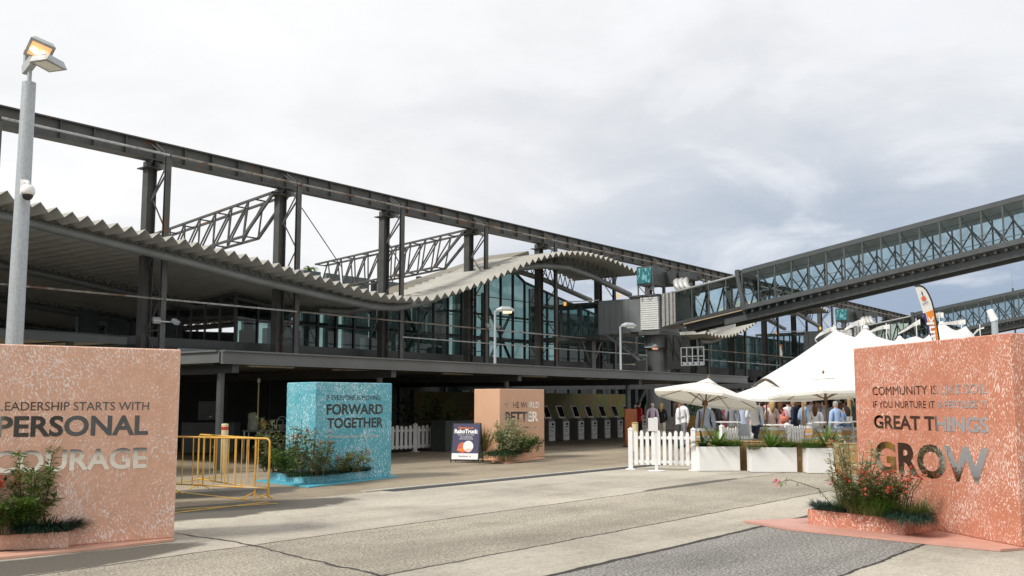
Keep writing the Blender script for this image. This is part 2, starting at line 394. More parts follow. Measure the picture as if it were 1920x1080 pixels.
# ------------------------------------------------------------------ ground: poured strips along the wharf
gm, n_, nn, ll, b_ = new_mat('wharf_paving')
geo = nn.new('ShaderNodeTexCoord').outputs['Object']
sp = node(nn, 'ShaderNodeSeparateXYZ'); ll.new(geo, sp.inputs[0])
wob = noise(nn, ll, geo, 1.3, 6, 0.7)
yw = node(nn, 'ShaderNodeMath', operation='MULTIPLY_ADD'); ll.new(wob, yw.inputs[0]); yw.inputs[1].default_value = 0.16; ll.new(sp.outputs[1], yw.inputs[2])
def mrange(a, b, src=None):
    r = node(nn, 'ShaderNodeMapRange', {'From Min': a, 'From Max': b}); ll.new(src or yw.outputs[0], r.inputs[0]); return r.outputs[0]
fine = noise(nn, ll, geo, 26, 6, 0.8)
grit = noise(nn, ll, geo, 34, 4, 0.85)
stain = noise(nn, ll, geo, 0.55, 8, 0.62, 0.5)
big = noise(nn, ll, geo, 0.16, 5, 0.6, 0.8)
conc = ramp(nn, ll, fine, (0.30, (0.32, 0.285, 0.23)), (0.50, (0.515, 0.47, 0.39)), (0.70, (0.66, 0.61, 0.52)))
agg = ramp(nn, ll, grit, (0.36, (0.12, 0.105, 0.082)), (0.50, (0.40, 0.357, 0.285)), (0.63, (0.74, 0.675, 0.56)))
asph = ramp(nn, ll, grit, (0.37, (0.06, 0.059, 0.055)), (0.50, (0.27, 0.262, 0.242)), (0.63, (0.66, 0.635, 0.58)))
tan = ramp(nn, ll, fine, (0.28, (0.25, 0.205, 0.142)), (0.72, (0.43, 0.365, 0.27)))
c = conc
def band(lo, hi, col, c, e=0.03):
    f = node(nn, 'ShaderNodeMath', operation='MULTIPLY'); ll.new(mrange(lo - e, lo + e), f.inputs[0]); ll.new(mrange(hi + e, hi - e), f.inputs[1])
    return mixc(nn, ll, f.outputs[0], c, col)
o_ = 0.08
c = band(13.75 + o_, 400, tan, c, 0.05)
c = band(7.05 + o_, 9.76 + o_, agg, c)
c = band(3.54 + o_, 5.77 + o_, asph, c)
st = ramp(nn, ll, stain, (0.30, 0.66), (0.52, 1.0), (0.75, 1.08)); c = mixc(nn, ll, 0.75, c, st, 'MULTIPLY')
st2 = ramp(nn, ll, big, (0.32, 0.76), (0.60, 1.05)); c = mixc(nn, ll, 0.8, c, st2, 'MULTIPLY')
# wear: tyre-polished tracks along the wharf, oil drips, small patches
mpt = node(nn, 'ShaderNodeMapping'); mpt.inputs['Scale'].default_value = (0.07, 1.1, 1); mpt.inputs['Rotation'].default_value = (0, 0, 0.12); ll.new(geo, mpt.inputs[0])
tr_ = ramp(nn, ll, noise(nn, ll, mpt.outputs[0], 1.0, 7, 0.65), (0.36, 0.70), (0.50, 1.0), (0.66, 1.10)); c = mixc(nn, ll, 0.5, c, tr_, 'MULTIPLY')
dr_ = ramp(nn, ll, noise(nn, ll, geo, 2.4, 5, 0.7, 0.6), (0.28, 0.55), (0.37, 1.0)); c = mixc(nn, ll, 0.7, c, dr_, 'MULTIPLY')
ct_ = ramp(nn, ll, noise(nn, ll, geo, 7.0, 6, 0.75), (0.34, 0.74), (0.52, 1.0), (0.68, 1.12)); c = mixc(nn, ll, 0.6, c, ct_, 'MULTIPLY')
# tar joints between the strips
for yj, wj in ((9.76, 0.022), (7.06, 0.022), (5.77, 0.045), (3.54, 0.025)):
    d = node(nn, 'ShaderNodeMath', operation='SUBTRACT'); ll.new(yw.outputs[0], d.inputs[0]); d.inputs[1].default_value = yj + o_
    a = node(nn, 'ShaderNodeMath', operation='ABSOLUTE'); ll.new(d.outputs[0], a.inputs[0])
    f = mrange(wj * 1.25, wj * 0.7, a.outputs[0])
    c = mixc(nn, ll, f, c, (0.045, 0.043, 0.038))
# worn darker asphalt round the left block and the barriers
def patch(x0, y0, rx, ry, c, col, edge=0.25):
    mpp = node(nn, 'ShaderNodeMapping'); mpp.inputs['Location'].default_value = (-x0 / rx, -y0 / ry, 0); mpp.inputs['Scale'].default_value = (1 / rx, 1 / ry, 0); ll.new(geo, mpp.inputs[0])
    ln = node(nn, 'ShaderNodeVectorMath', operation='LENGTH'); ll.new(mpp.outputs[0], ln.inputs[0])
    ad = node(nn, 'ShaderNodeMath', operation='MULTIPLY_ADD'); ll.new(stain, ad.inputs[0]); ad.inputs[1].default_value = 1.1; ll.new(ln.outputs['Value'], ad.inputs[2])
    return mixc(nn, ll, mrange(1.55 + edge * 0.3, 1.55 - edge * 0.3, ad.outputs[0]), c, col)
dk = ramp(nn, ll, fine, (0.3, (0.085, 0.078, 0.066)), (0.7, (0.155, 0.142, 0.118)))
c = patch(4.9, 10.35, 2.6, 0.55, c, dk)
c = patch(9.9, 13.3, 2.4, 0.9, c, dk)
c = patch(11.9, 15.9, 1.4, 1.0, c, dk)
c = patch(19.0, 9.85, 2.4, 0.16, c, dk)
ll.new(c, b_.inputs['Base Color']); b_.inputs['Roughness'].default_value = 0.88; b_.inputs['Specular IOR Level'].default_value = 0.3
bp = node(nn, 'ShaderNodeBump', {'Strength': 0.7, 'Distance': 0.02}); ll.new(grit, bp.inputs['Height']); ll.new(bp.outputs[0], b_.inputs['Normal'])
g = MB(); g.quad((-900, -900, 0), (1500, -900, 0), (1500, 1500, 0), (-900, 1500, 0))
tag(g.build('ground', gm), kind='structure')
# long drain slot with a pale concrete lip
g = MB(); g.span((13.9, 13.52, 0.004), (27, 13.84, 0.008)); tag(g.build('drain_strip', mat('drain_slot', (0.05, 0.05, 0.05), 0.7, 0.2, 0.3, 8)), kind='structure')
g = MB(); g.span((13.5, 13.86, -0.02), (27, 14.02, 0.016)); tag(g.build('kerb_strip', mat('drain_lip', (0.42, 0.40, 0.35), 0.85, 0, 0.15, 6)), kind='structure')
# a tarred crack wandering across the strips
g = MB(); pa = [G(330, 1000), G(400, 1010), G(477, 1023), G(560, 1045), G(640, 1063), G(715, 1079), G(760, 1090)]
pts = []
for a, b in zip(pa, pa[1:]):
    for i in range(7):
        q = a.lerp(b, i / 7); pts.append(q + Vector((random.uniform(-.025, .025), random.uniform(-.025, .025), 0)))
for a, b in zip(pts, pts[1:]):
    ww = random.uniform(0.02, 0.055); d = (b - a).normalized(); sd = Vector((-d.y, d.x, 0)) * ww / 2
    g.quad(a - sd + Vector((0, 0, .004)), b - sd + Vector((0, 0, .004)), b + sd + Vector((0, 0, .004)), a + sd + Vector((0, 0, .004)))
tag(g.build('ground_crack', mat('tar_line', (0.045, 0.043, 0.04), 0.8, 0, 0.3, 20)), kind='structure')
# worn yellow lines by the barriers
g = MB()
for a, b in (((300, 965), (505, 941)), ((300, 958), (520, 944)), ((325, 922), (470, 938)), ((330, 905), (420, 893))):
    a, b = G(*a), G(*b); d = (b - a).normalized(); sd = Vector((-d.y, d.x, 0)) * 0.05; z = Vector((0, 0, .004 + .001 * len(g.f)))
    g.quad(a - sd + z, b - sd + z, b + sd + z, a + sd + z)
tag(g.build('painted_marking', mat('worn_yellow_paint', (0.50, 0.31, 0.05), 0.8, 0, 0.4, 9)), kind='structure')

# ================================================================== LARGE STRUCTURE
def PX(px, py, X):
    d = ray(px, py); return CP + d * (X / d.x)
PROF = [(-30, 9.0), (-14, 10.2), (-4, 11.2), (5, 11.3), (12, 10.6), (17.4, 9.65), (19.9, 9.2), (23.5, 8.92), (26.5, 8.70), (29.5, 8.44), (31.8, 8.13), (34.7, 7.79), (37.5, 7.47), (39.4, 7.43), (40.7, 7.55), (42.5, 7.90), (45.06, 8.70), (47.1, 9.41), (49.3, 10.25), (51.8, 11.15), (54.3, 11.76), (57, 12.06), (59.9, 12.02), (62.2, 11.78), (64.6, 11.30)]
px_, pz_ = np.array(PROF).T
def smooth_prof():
    xs = np.arange(-30, 64.7, 0.25); zs = np.interp(xs, px_, pz_); k = np.ones(9) / 9
    zp = np.pad(zs, 4, mode='edge'); return xs, np.convolve(zp, k, 'valid')
XS, ZS = smooth_prof()
def zroof(x): return float(np.interp(x, XS, ZS))
PIPE = [(18.19, 8.93), (19.41, 8.77), (22.11, 8.5), (25.69, 8.13), (30.45, 7.57), (34.66, 7.18), (38.32, 6.90), (40.01, 6.95), (41.92, 7.34), (44.21, 8.03), (48.47, 9.52), (51.05, 10.35), (53.87, 10.83), (56.83, 11.02), (60.0, 10.73), (62.28, 10.33), (65.84, 9.76)]
def zpipe(x):
    if x < 18.19: return zroof(x) - 0.72
    return float(np.interp(x, [p[0] for p in PIPE], [p[1] for p in PIPE]))
BAY = 7.72; X0 = 26.1

# ---------------- gantry of the old wharf crane
gan = thing('crane_gantry', 'long weathered steel crane gantry running above the wavy roof of the terminal', 'gantry', (26.1, 41.2, 0), world=True)
g = MB()
xa, xb = 8.0, 205.0
g.span((xa, 41.14, 12.95), (xb, 41.26, 13.76)); g.span((xa, 40.93, 13.76), (xb, 41.47, 13.82)); g.span((xa, 40.93, 12.89), (xb, 41.47, 12.95))
x = X0 - 2 * BAY - 4 * 1.544
while x < xb - 0.5:
    g.span((x - .02, 40.98, 12.95), (x + .02, 41.14, 13.76)); x += BAY / 5
g.build('girder', M['steel'], gan)
zrod = PY(180, 262, 40).z
for k in range(-2, 23):
    x = X0 + k * BAY
    g = MB(); H = 12.89
    g.span((x - .24, 41.25, 0), (x - .20, 41.68, H)); g.span((x + .24, 41.25, 0), (x + .20, 41.68, H)); g.span((x - .20, 41.43, 0), (x + .20, 41.50, H))
    g.span((x - .42, 40.95, H - .35), (x + .42, 41.9, H - .30)); g.bar((x - .28, 41.2, H - .3), (x - .28, 40.95, H), .05, .3); g.bar((x + .28, 41.2, H - .3), (x + .28, 40.95, H), .05, .3)
    g.build('column', M['steel_rust'], gan)
    g = MB(); zt = 13.22
    g.span((x - .13, 39.93, 0), (x + .13, 39.96, zt)); g.span((x - .13, 40.08, 0), (x + .13, 40.11, zt)); g.span((x - .02, 39.96, 0), (x + .02, 40.08, zt))
    g.build('post', M['steel'], gan)
    g = MB(); z = 3.4; up = True
    while z < 12.4:
        z2 = min(z + 1.55, 12.6)
        a, b = (40.1, 41.22) if up else (41.22, 40.1)
        g.bar((x, a, z), (x, b, z2), .05, .05)
        if int(z * 2) % 3 == 0: g.bar((x, 40.1, z2), (x, 41.22, z2), .05, .05)
        z = z2; up = not up
    g.bar((x, 40.1, 12.35), (x, 41.0, 12.75), .16, .18); g.bar((x - .1, 40.05, 12.9), (x - .35, 41.1, 13.75), .05, .05); g.bar((x + .08, 40.05, 13.0), (x - .12, 41.1, 13.8), .05, .05)
    g.bar((x, 40.1, 12.2), (x - .05, 41.2, 11.0), .05, .08)
    g.build('lacing', M['steel'], gan)
    r_ = 0.055
    rod = MB().tube([(x + .05, 39.86, zrod), (x + BAY - .05, 39.86, zrod)], r_, 8).build('tie_rod', M['pipe'] if k < 0 else M['rod'], gan)
    MB().tube([(x + .05, 39.86, 6.33), (x + BAY - .05, 39.86, 6.33)], .045, 6).build('tie_rod', M['rod'] if k % 3 else M['pipe'], gan)
    if 2 <= k <= 8: MB().tube([(x + .05, 39.9, 5.44), (x + BAY - .05, 39.9, 5.44)], .04, 6).build('tie_rod', M['pipe'], gan)
def truss(Xa, top, far, knee, ext, dX=0.95):
    g = MB(); T = PX(*top, Xa); Fp = PX(*far, Xa); K = PX(*knee, Xa); E_ = PX(*ext, Xa)
    d = (Fp - T).normalized(); Lg = (Fp - T).length + 6; Fp = T + d * Lg
    dk = (E_ - K).normalized(); Ek = K + dk * (Lg - (K - T).length * 0.9)
    for dx in (0, dX):
        o = Vector((dx, 0, 0))
        g.bar(T + o, Fp + o, .12, .12); g.bar(K + o, Ek + o, .12, .12); g.bar(T + o, K + o, .12, .16)
        n = 9; t0 = 0.14
        tops = [T.lerp(Fp, t0 + (1 - t0) * i / n) for i in range(n + 1)]; bots = [K.lerp(Ek, (i) / n) for i in range(n + 1)]
        for i in range(n):
            g.bar(bots[i] + o, tops[i] + o, .07, .07); g.bar(tops[i] + o, bots[i + 1] + o, .07, .07)
    for i in range(10):
        p = T.lerp(Fp, i / 9.0); g.bar(p, p + Vector((dX, 0, 0)), .07, .07)
        q = K.lerp(Ek, i / 9.0); g.bar(q, q + Vector((dX, 0, 0)), .07, .07)
    g.build('lattice_truss', M['steel'], gan)
truss(33.3, (514, 360), (324, 427), (457, 443), (402, 459))
truss(48.9, (871, 432), (700, 471), (816, 501), (700, 525))
MB().tube([PY(566, 390, 40.1), PY(640, 500, 44)], .03, 6).build('guy_wire', M['dark'], gan)
# small twin floodlights clamped on posts
k = 0
for (fx, fy, lab) in ((309, 603, 'pair of small floodlights clamped to the gantry post above the left block'), (922, 612, 'pair of small floodlights clamped to the gantry post behind the roof lamp')):
    p = PY(fx, fy, 39.86)
    t = thing('twin_floodlight', lab, 'floodlight', p, 0, 'small floodlights on the gantry posts')
    MB().bar((-.45, 0, 0), (.45, 0, 0), .06, .06).build('bracket', M['galv'], t)
    for s_ in (-1, 1):
        g = MB(); g.box((s_ * .48, -.1, .02), (.34, .3, .2), M=Euler((R(35), 0, s_ * R(25))).to_matrix()); g.build('lamp_head', M['lampbody'], t, bevel=.03)

# ---------------- terminal building: wavy roof, tubes, glass, floors
ter = thing('terminal_building', 'cruise terminal with dark glass walls under a wavy corrugated metal roof', 'terminal', (40, 44, 0), world=True)
def wavy(x0, x1, yf, yb, off, name='wavy_roof'):
    g = MB(); n = int((x1 - x0) / 0.3225); pf = []; pb = []
    for i in range(n + 1):
        x = x0 + i * 0.3225; z = zroof(x) + (0.0 if i % 2 else -0.31)
        pf.append((x + off, yf, z)); pb.append((x + off, yb, z))
    g.add(pf + pb, [(i, i + 1, n + 2 + i, n + 1 + i) for i in range(n)])
    g.build(name, M['roof'], ter, solid=0.012)
def roofpipe(x0, x1, y, off, r=0.2):
    pts = []; x = x0
    while x <= x1 + 1e-6: pts.append((x + off, y, zpipe(x))); x += 0.7
    MB().tube(pts, r, 12).build('roof_tube', M['tube'], ter, smooth=True)
    g = MB(); x = x0 + .3
    while x < min(x1, 64) - .3:
        g.bar((x + off, y, zpipe(x) + .1), (x + off + .22, y - .1, zroof(x + .22) - .30), .05, .05); g.bar((x + off, y, zpipe(x) + .1), (x + off - .22, y + .1, zroof(x - .22) - .30), .05, .05); x += 0.645
    g.build('tube_bracket', M['dark'], ter)
wavy(9.0, 41.5, 37.5, 76, 0)
wavy(41.5, 64.5, 37.5, 43.4, 0)
wavy(36, 64.5, 37.5, 43.4, 38.6); wavy(36, 64.5, 37.5, 43.4, 77.2)
roofpipe(9.3, 65.8, 39.0, 0, 0.21); roofpipe(38, 66.5, 43.0, 0, 0.19)
for y in (49.5, 60.2, 71): roofpipe(9.3, 41.5, y, 0, 0.21)
roofpipe(38, 65.8, 39.0, 38.6); roofpipe(38, 66.5, 43.0, 38.6); roofpipe(38, 65.8, 39.0, 77.2)
# straight skylight roof behind the crest, with its rail
a, b = PY(765, 549, 44.2), PY(992, 472, 44.2)
g = MB(); g.bar(a + Vector((0, 2, -.15)), b + Vector((0, 2, -.15)), 4.0, .42); g.build('skylight_roof', mat('bronze_roof_edge', (0.20, 0.18, 0.13), 0.55, 0.1, 0.15, 1), ter)
g = MB(); a2, b2 = a + Vector((0, -.3, -.75)), b + Vector((0, -.3, -.75)); g.bar(a2, b2, .05, .06)
for i in range(12): p = a2.lerp(b2, i / 11); g.bar(p - Vector((0, 0, .45)), p + Vector((0, 0, .5)), .05, .05)
g.build('roof_rail', M['white'], ter)
# floors and dark back walls
MB().span((9, 42.48, 4.30), (72, 42.59, 4.80)).build('slab_edge', M['dark'], ter); MB().span((72.01, 42.48, 4.40), (150, 42.59, 5.0)).build('slab_edge', M['dark'], ter)
g = MB(); g.span((9, 42.6, 4.35), (72, 76, 4.75)); g.span((72, 42.6, 4.45), (150, 56, 4.95)); g.build('floor_slab', mat('pale_floor', (0.34, 0.32, 0.28), 0.7, 0, 0.12, 0.7), ter)
g = MB(); g.span((-30, 41.9, 0), (47, 42.3, 4.35)); g.build('ground_floor_wall', M['wall_dark'], ter)
MB().span((20, 75.6, 4.75), (41, 76, 7.6)).build('rear_wall', M['wall_dark'], ter); g = MB(); x = 33.2
rr = random.Random(3)
while x < 72:
    ww = rr.uniform(.9, 3.0); g.span((x, 60, 4.75), (min(x + ww, 72), 60.3, 12.0)); x += ww + rr.choice([.35, .6, .9, 1.1])
g.build('back_wall', mat('teal_grey_wall', (0.10, 0.125, 0.125), 0.6, 0, 0.3, 0.6), ter)
g = MB(); x = 20
while x < 33: g.span((x, 75.4, 4.75), (x + .18, 75.6, 8.0)); x += 1.9
for y in (48, 53, 58): 
    for x in (37, 43.5, 50, 57, 65): g.span((x, y, 4.75), (x + .35, y + .35, zroof(min(x, 64)) - .5))
g.span((34, 52, 6.9), (72, 53, 7.15)); g.span((34, 50, 8.6), (72, 50.15, 8.75))
for (x, y) in ((40, 50), (47, 49), (53, 51), (60, 48.5)): g.bar((x, y, 4.8), (x + 3, y, 9.0), .16, .16); g.bar((x + 3, y, 4.8), (x, y, 9.0), .16, .16)
g.build('inner_frame', M['black'], ter)
g = MB()
for (x, y, z, w_, h_) in ((36, 47, 4.75, 1.0, 1.1), (39.5, 48, 4.75, 2.2, .95), (46, 47.5, 4.75, 1.3, 1.2), (51.5, 48, 4.75, 1.8, .9), (44, 55, 5.5, 3, 1.3), (56, 54, 6, 4, 1.0)): g.span((x, y, z), (x + w_, y + .5, z + h_))
g.build('counter', M['cabin'], ter)
# front glass, 1.5 m panels that follow the roof
def gwall(xs, y, zb, ztop, m='wglass', name='glass_wall', mull=.07):
    g = MB(); f = MB()
    for i, (x0, x1) in enumerate(zip(xs, xs[1:])):
        a, b = ztop(x0), ztop(x1); dy = random.Random(i).uniform(-.012, .012)
        g.quad((x0, y + dy, zb), (x1, y - dy, zb), (x1, y - dy, b), (x0, y + dy, a))
    gl = g.build(name, M[m], ter)
    for x in xs: f.span((x - mull / 2, y - .1, zb), (x + mull / 2, y + .1, ztop(x)))
    for x0, x1 in zip(xs, xs[1:]):
        f.bar((x0, y, ztop(x0)), (x1, y, ztop(x1)), .16, .14)
        for zz in (6.1, 7.6, 9.1):
            if zz < min(ztop(x0), ztop(x1)) - .3: f.bar((x0, y, zz), (x1, y, zz), .08, .05)
    f.span((xs[0], y - .12, zb - .02), (xs[-1], y + .12, zb + .12))
    f.build('glazing_bar', M['dark'], gl)
gwall([33.1 + 1.42 * i for i in range(28)], 44.0, 4.75, lambda x: max(6.9, (zroof(x) if x < 58 else min(zroof(min(x, 64.5)), 11.4 - (x - 58) * .18)) - .75))
g = MB(); f = MB(); P0, P1 = Vector((33.1, 44, 0)), Vector((40, 75, 0))
for i in range(16):
    a, b = P0.lerp(P1, i / 16), P0.lerp(P1, (i + 1) / 16); za, zb_ = zroof(a.x) - .5, zroof(b.x) - .5
    g.quad((a.x, a.y, 4.75), (b.x, b.y, 4.75), (b.x, b.y, zb_), (a.x, a.y, za)); f.bar((a.x, a.y, 4.75), (a.x, a.y, za), .1, .1); f.bar((a.x, a.y, za), (b.x, b.y, zb_), .15, .2)
gl = g.build('glass_wall', M['wglass'], ter); f.build('glazing_bar', M['dark'], gl)
# far wing: glazed deck over a dark undercroft
gwall([72.5 + 1.9 * i for i in range(40)], 42.7, 4.95, lambda x: 8.3, 'dglass', 'deck_glass', .05)
g = MB(); g.span((72, 50, 4.95), (150, 50.3, 9.6)); g.span((72, 47.5, 0), (150, 47.8, 4.45)); g.build('back_wall', M['wall_dark'], ter)
g = MB()
for x in (84, 90.5, 96, 103, 111): g.span((x, 46.5, 4.95), (x + .3, 46.8, 9.0))
for x in (80.5, 86, 93): g.span((x, 46, 4.95), (x + 2.3, 46.3, 7.6))
g.build('inner_panel', M['cabin'], ter)
gwall([72 + 2.4 * i for i in range(32)], 46.8, 0.05, lambda x: 4.45, 'dglass', 'shopfront_glass', .12)
for i in range(12): x = 73 + i * 6.4; g = MB(); g.span((x, 43.2, 0), (x + .45, 43.65, 4.45)); g.bar((x + .3, 43.4, 1.2), (x + 3.4, 43.4, 4.4), .25, .3); g.build('braced_column', M['dark'], ter)
for i in range(10): MB().span((79 + i * 7.5, 42.4, 3.95), (80.6 + i * 7.5, 42.8, 4.44)).build('light_box', M['dark'], ter)
g = MB(); g.span((47, 46.2, 0), (72, 46.5, 4.35)); g.build('ground_floor_wall', M['wall_dark'], ter)
gwall([47 + 1.6 * i for i in range(16)], 44.2, 0.05, lambda x: 4.3, 'dglass', 'shopfront_glass', .1)

# ---------------- low flat canopy in front of the terminal
can = thing('flat_canopy', 'low flat grey canopy on slim round columns in front of the terminal', 'canopy', (30, 21, 0), world=True)
xL, xR = 15.24, 45.6; zf = 2.97
g = MB(); g.span((xL, 20.72, 2.66), (xR, 20.80, zf - .04)); g.span((xL, 20.64, zf - .04), (xR, 20.86, zf)); g.span((xL, 20.66, 2.63), (xR, 20.80, 2.66)); g.span((xL - .02, 20.84, 2.66), (xL + .06, 41.8, zf - .04)); g.span((xL - .08, 20.90, zf - .04), (xL + .1, 41.8, zf + .0))
g.span((xR - .08, 20.84, 2.66), (xR, 41.8, zf - .04)); g.build('fascia', M['fascia'], can)
g = MB(); g.span((xL + .08, 20.88, zf - .09), (xR - .1, 41.85, zf - .03)); g.build('roof_deck', M['deck'], can)
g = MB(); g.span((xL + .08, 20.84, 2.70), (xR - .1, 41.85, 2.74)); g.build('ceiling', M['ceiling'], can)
g = MB(); g.span((xL + 1, 24.0, zf + .0), (xR - 4, 24.1, zf + .20)); g.build('parapet', M['mid'], can)
for i, cpx in enumerate((411, 710, 949, 1178, 1396)):
    x = PY(cpx, 800, 21.41).x
    MB().lathe((x, 21.41, 0), [(.16, 0), (.16, .03), (.095, .031), (.095, 2.70)], 16).build('column', M['mid'], can, smooth=False)
    g = MB(); g.span((x - .1, 20.82, 2.42), (x + .1, 21.6, 2.69)); g.bar((x, 21.6, 2.52), (x, 40, 2.58), .2, .24); g.build('roof_beam', M['dark'], can)
mb_ = mat('pale_batten', (0.45, 0.43, 0.36), 0.5)
for x, y in ((17.5, 22.6), (21, 23), (26, 23), (30, 22.6), (35, 23)): MB().span((x, y, 2.66), (x + 1.6, y + .12, 2.70)).build('light_batten', mb_, can)
awn = thing('left_awning', 'thin flat awning with pale soffit behind the left peach block', 'awning', (5, 24, 0), world=True)
g = MB(); g.span((-25, 21.4, 3.10), (12.9, 41.8, 3.16)); g.build('awning_roof', M['deck'], awn); g = MB(); g.span((-25, 21.3, 3.02), (12.9, 21.4, 3.19)); g.span((12.9, 21.3, 3.02), (13.0, 41.8, 3.19)); g.build('awning_edge', M['dark'], awn)
g = MB(); g.span((-25, 21.4, 3.05), (12.9, 41.8, 3.08)); g.build('soffit', M['soffit'], awn)
g = MB(); x = -24
while x < 13: g.span((x, 21.42, 3.02), (x + .06, 41.8, 3.05)); x += 2.1
g.build('soffit_joint', M['dark'], awn)
g = MB()
for x in (-20, -8, 3.5, 12): g.tube([(x, 22, 0), (x, 22, 3.05)], .09, 12)
g.build('column', M['mid'], awn)

# ---------------- passenger boarding bridge (two alike, five gantry bays apart)
BX, BY, BZ, SL = 61.7, 34.6, 7.83, 0.167
def boarding_bridge(label, full=True):
    t = thing('boarding_bridge', label, 'boarding bridge', (BX, BY, 0), 0, 'glazed boarding bridges')
    def P(s, x, z): return Vector((x, -s, BZ + SL * s + z))       # local: s metres out along the ramp
    def slab(g, s0, s1, x0, x1, z0, z1):
        vs = [P(s, x, z) for s in (s0, s1) for x in (x0, x1) for z in (z0, z1)]
        g.add(vs, [(0, 1, 3, 2), (4, 6, 7, 5), (0, 4, 5, 1), (2, 3, 7, 6), (0, 2, 6, 4), (1, 5, 7, 3)])
    # outer tunnel
    o_ = MB(); s0, s1, hw = 7.0, 31.0, 1.35; bay = 1.12
    slab(o_, s0, s1, -hw, hw, 1.20, 1.34); slab(o_, s0, s1, -hw - .06, -hw + .06, 1.04, 1.20); slab(o_, s0, s1, hw - .06, hw + .06, 1.04, 1.20)
    rf = o_.build('tunnel_roof', M['bridge'], t)
    g = MB(); slab(g, s0, s1, -hw, hw, -1.22, -1.12); slab(g, s0, s1, -hw - .08, -hw + .04, -1.34, -1.04); slab(g, s0, s1, hw - .04, hw + .08, -1.34, -1.04)
    slab(g, s0 - 1.5, s1, -.95, -.75, -1.95, -1.55); slab(g, s0 - 1.5, s1, .75, .95, -1.95, -1.55)
    s = s0
    while s < s1: slab(g, s, s + .12, -1.3, 1.3, -1.55, -1.34); s += .56
    g.build('tunnel_floor', M['bridge'], t)
    n = int((s1 - s0) / bay)
    f = MB()
    for i in range(n + 1):
        s = s0 + i * bay
        for x in (-hw, hw): f.bar(P(s, x, -1.1), P(s, x, 1.1), .07, .09)
        if i < n:
            f.bar(P(s, -hw + .03, 1.05), P(s + bay, -hw + .03, -1.05), .06, .10)
            f.bar(P(s, hw - .03, .55), P(s + bay, hw - .03, -1.05), .05, .08); f.bar(P(s + bay, hw - .03, .55), P(s, hw - .03, -1.05), .05, .08)
    f.build('side_frame', M['bridge'], t)
    g = MB(); slab(g, s0 + .1, s1, hw - .12, hw - .05, .86, 1.12); slab(g, s0 + .1, s1, -hw + .12, hw - .12, 1.13, 1.18); g.build('ceiling_panel', mat('pale_blue_grey_lining', (0.50, 0.57, 0.57), 0.5, 0, 0.08, 1), t)
    g = MB()
    for x in (-hw - .015, hw + .015): g.quad(P(s0, x, -1.08), P(s1, x, -1.08), P(s1, x, 1.1), P(s0, x, 1.1))
    g.build('tunnel_glass', M['bglass'], t)
    g = MB(); g.tube([P(s0, -hw + .12, -.35), P(s1, -hw + .12, -.35)], .025, 6); g.tube([P(s0, hw - .15, -.35), P(s1, hw - .15, -.35)], .025, 6); g.build('handrail', M['white'], t)
    g = MB()
    for x in (-hw, hw): g.bar(P(s0 - .35, x, 1.30), P(s0 + .12, x, -1.34), .2, .26)
    g.bar(P(s0 - .35, -hw, 1.3), P(s0 - .35, hw, 1.3), .26, .2); g.bar(P(s0 + .1, -hw, -1.3), P(s0 + .1, hw, -1.3), .26, .2); g.build('portal_frame', M['bridge'], t)
    # inner telescoping tunnel
    g = MB(); hw2 = 1.12; slab(g, 1.9, s0, -hw2, hw2, .98, 1.10); g.tube([P(1.8, -hw2, 1.05), P(s0, -hw2, 1.05)], .09, 8); g.build('inner_roof', M['bridge2'], t)
    g = MB(); slab(g, 1.9, s0, -hw2, hw2, -1.12, -1.0); slab(g, 1.9, s0, -hw2 - .06, -hw2 + .06, -1.2, -1.0); slab(g, 2.6, s0 + 4, -.8, -.55, -1.75, -1.3); slab(g, 2.6, s0 + 4, .55, .8, -1.75, -1.3); g.build('inner_floor', M['dark'], t)
    g = MB(); g.bar(P(2.6, -1.16, -1.28), P(s0, -1.16, -1.28), .05, .08); g.build('brass_trim', mat('tan_trim', (0.34, 0.27, 0.18), 0.5, 0.2), t) if full else None
    f = MB()
    for i in range(5):
        s = 2.0 + i * 1.25
        for x in (-hw2, hw2): f.bar(P(s, x, -1.0), P(s, x, 1.0), .06, .08)
        f.bar(P(s, hw2 - .05, .9), P(s + .62, hw2 - .05, -1), .06, .1); f.bar(P(s + 1.25, hw2 - .05, .9), P(s + .62, hw2 - .05, -1), .06, .1)
    f.build('inner_frame', M['bridge'], t)
    g = MB()
    for x in (-hw2 - .01, hw2 + .01): g.quad(P(1.9, x, -1.0), P(s0, x, -1.0), P(s0, x, 1.0), P(1.9, x, 1.0))
    g.build('inner_glass', M['bglass'], t)
    # rotunda with ribbed shutter and bellows
    g = MB(); g.span((-1.35, -.9, 6.62), (1.35, 1.5, 9.02)); g.build('rotunda_body', M['cabin'], t)
    g = MB()
    for i in range(15): z = 6.72 + i * .15; g.span((-1.46, -.85, z), (-1.35, .55, z + .125))
    g.build('ribbed_shutter', M['ribbed'], t)
    g = MB(); g.span((-1.5, -.95, 6.35), (1.4, .7, 6.62)); g.span((-1.48, -.92, 9.02), (1.42, 1.5, 9.14)); g.build('rotunda_rim', M['mid'], t)
    g = MB()
    for i in range(7):
        s = .95 + i * .15; ww = 1.30 if i % 2 else 1.18
        slab(g, s, s + .15, -ww, ww, -1.12, 1.12)
    g.build('bellows', mat('grey_bellows', (0.30, 0.30, 0.29), 0.7, 0, 0.2, 6), t)
    # link corridor back to the terminal
    g = MB(); g.span((-1.35, 1.5, 6.5), (1.35, 4.0, 8.95)); g.build('corridor_panel', M['cabin'], t)
    g = MB()
    for i in range(5): g.span((-1.39, 1.6 + i * .5, 6.55), (-1.352, 2.04 + i * .5, 8.9))
    g.build('panel_sheet', mat('panel_grey', (0.21, 0.23, 0.235), 0.45, 0.2, 0.08, 1), t)
    f = MB(); f.span((-1.3, 4.0, 6.2), (1.3, 9.3, 6.5)); f.span((-1.4, 4.0, 8.75), (1.4, 9.3, 8.9))
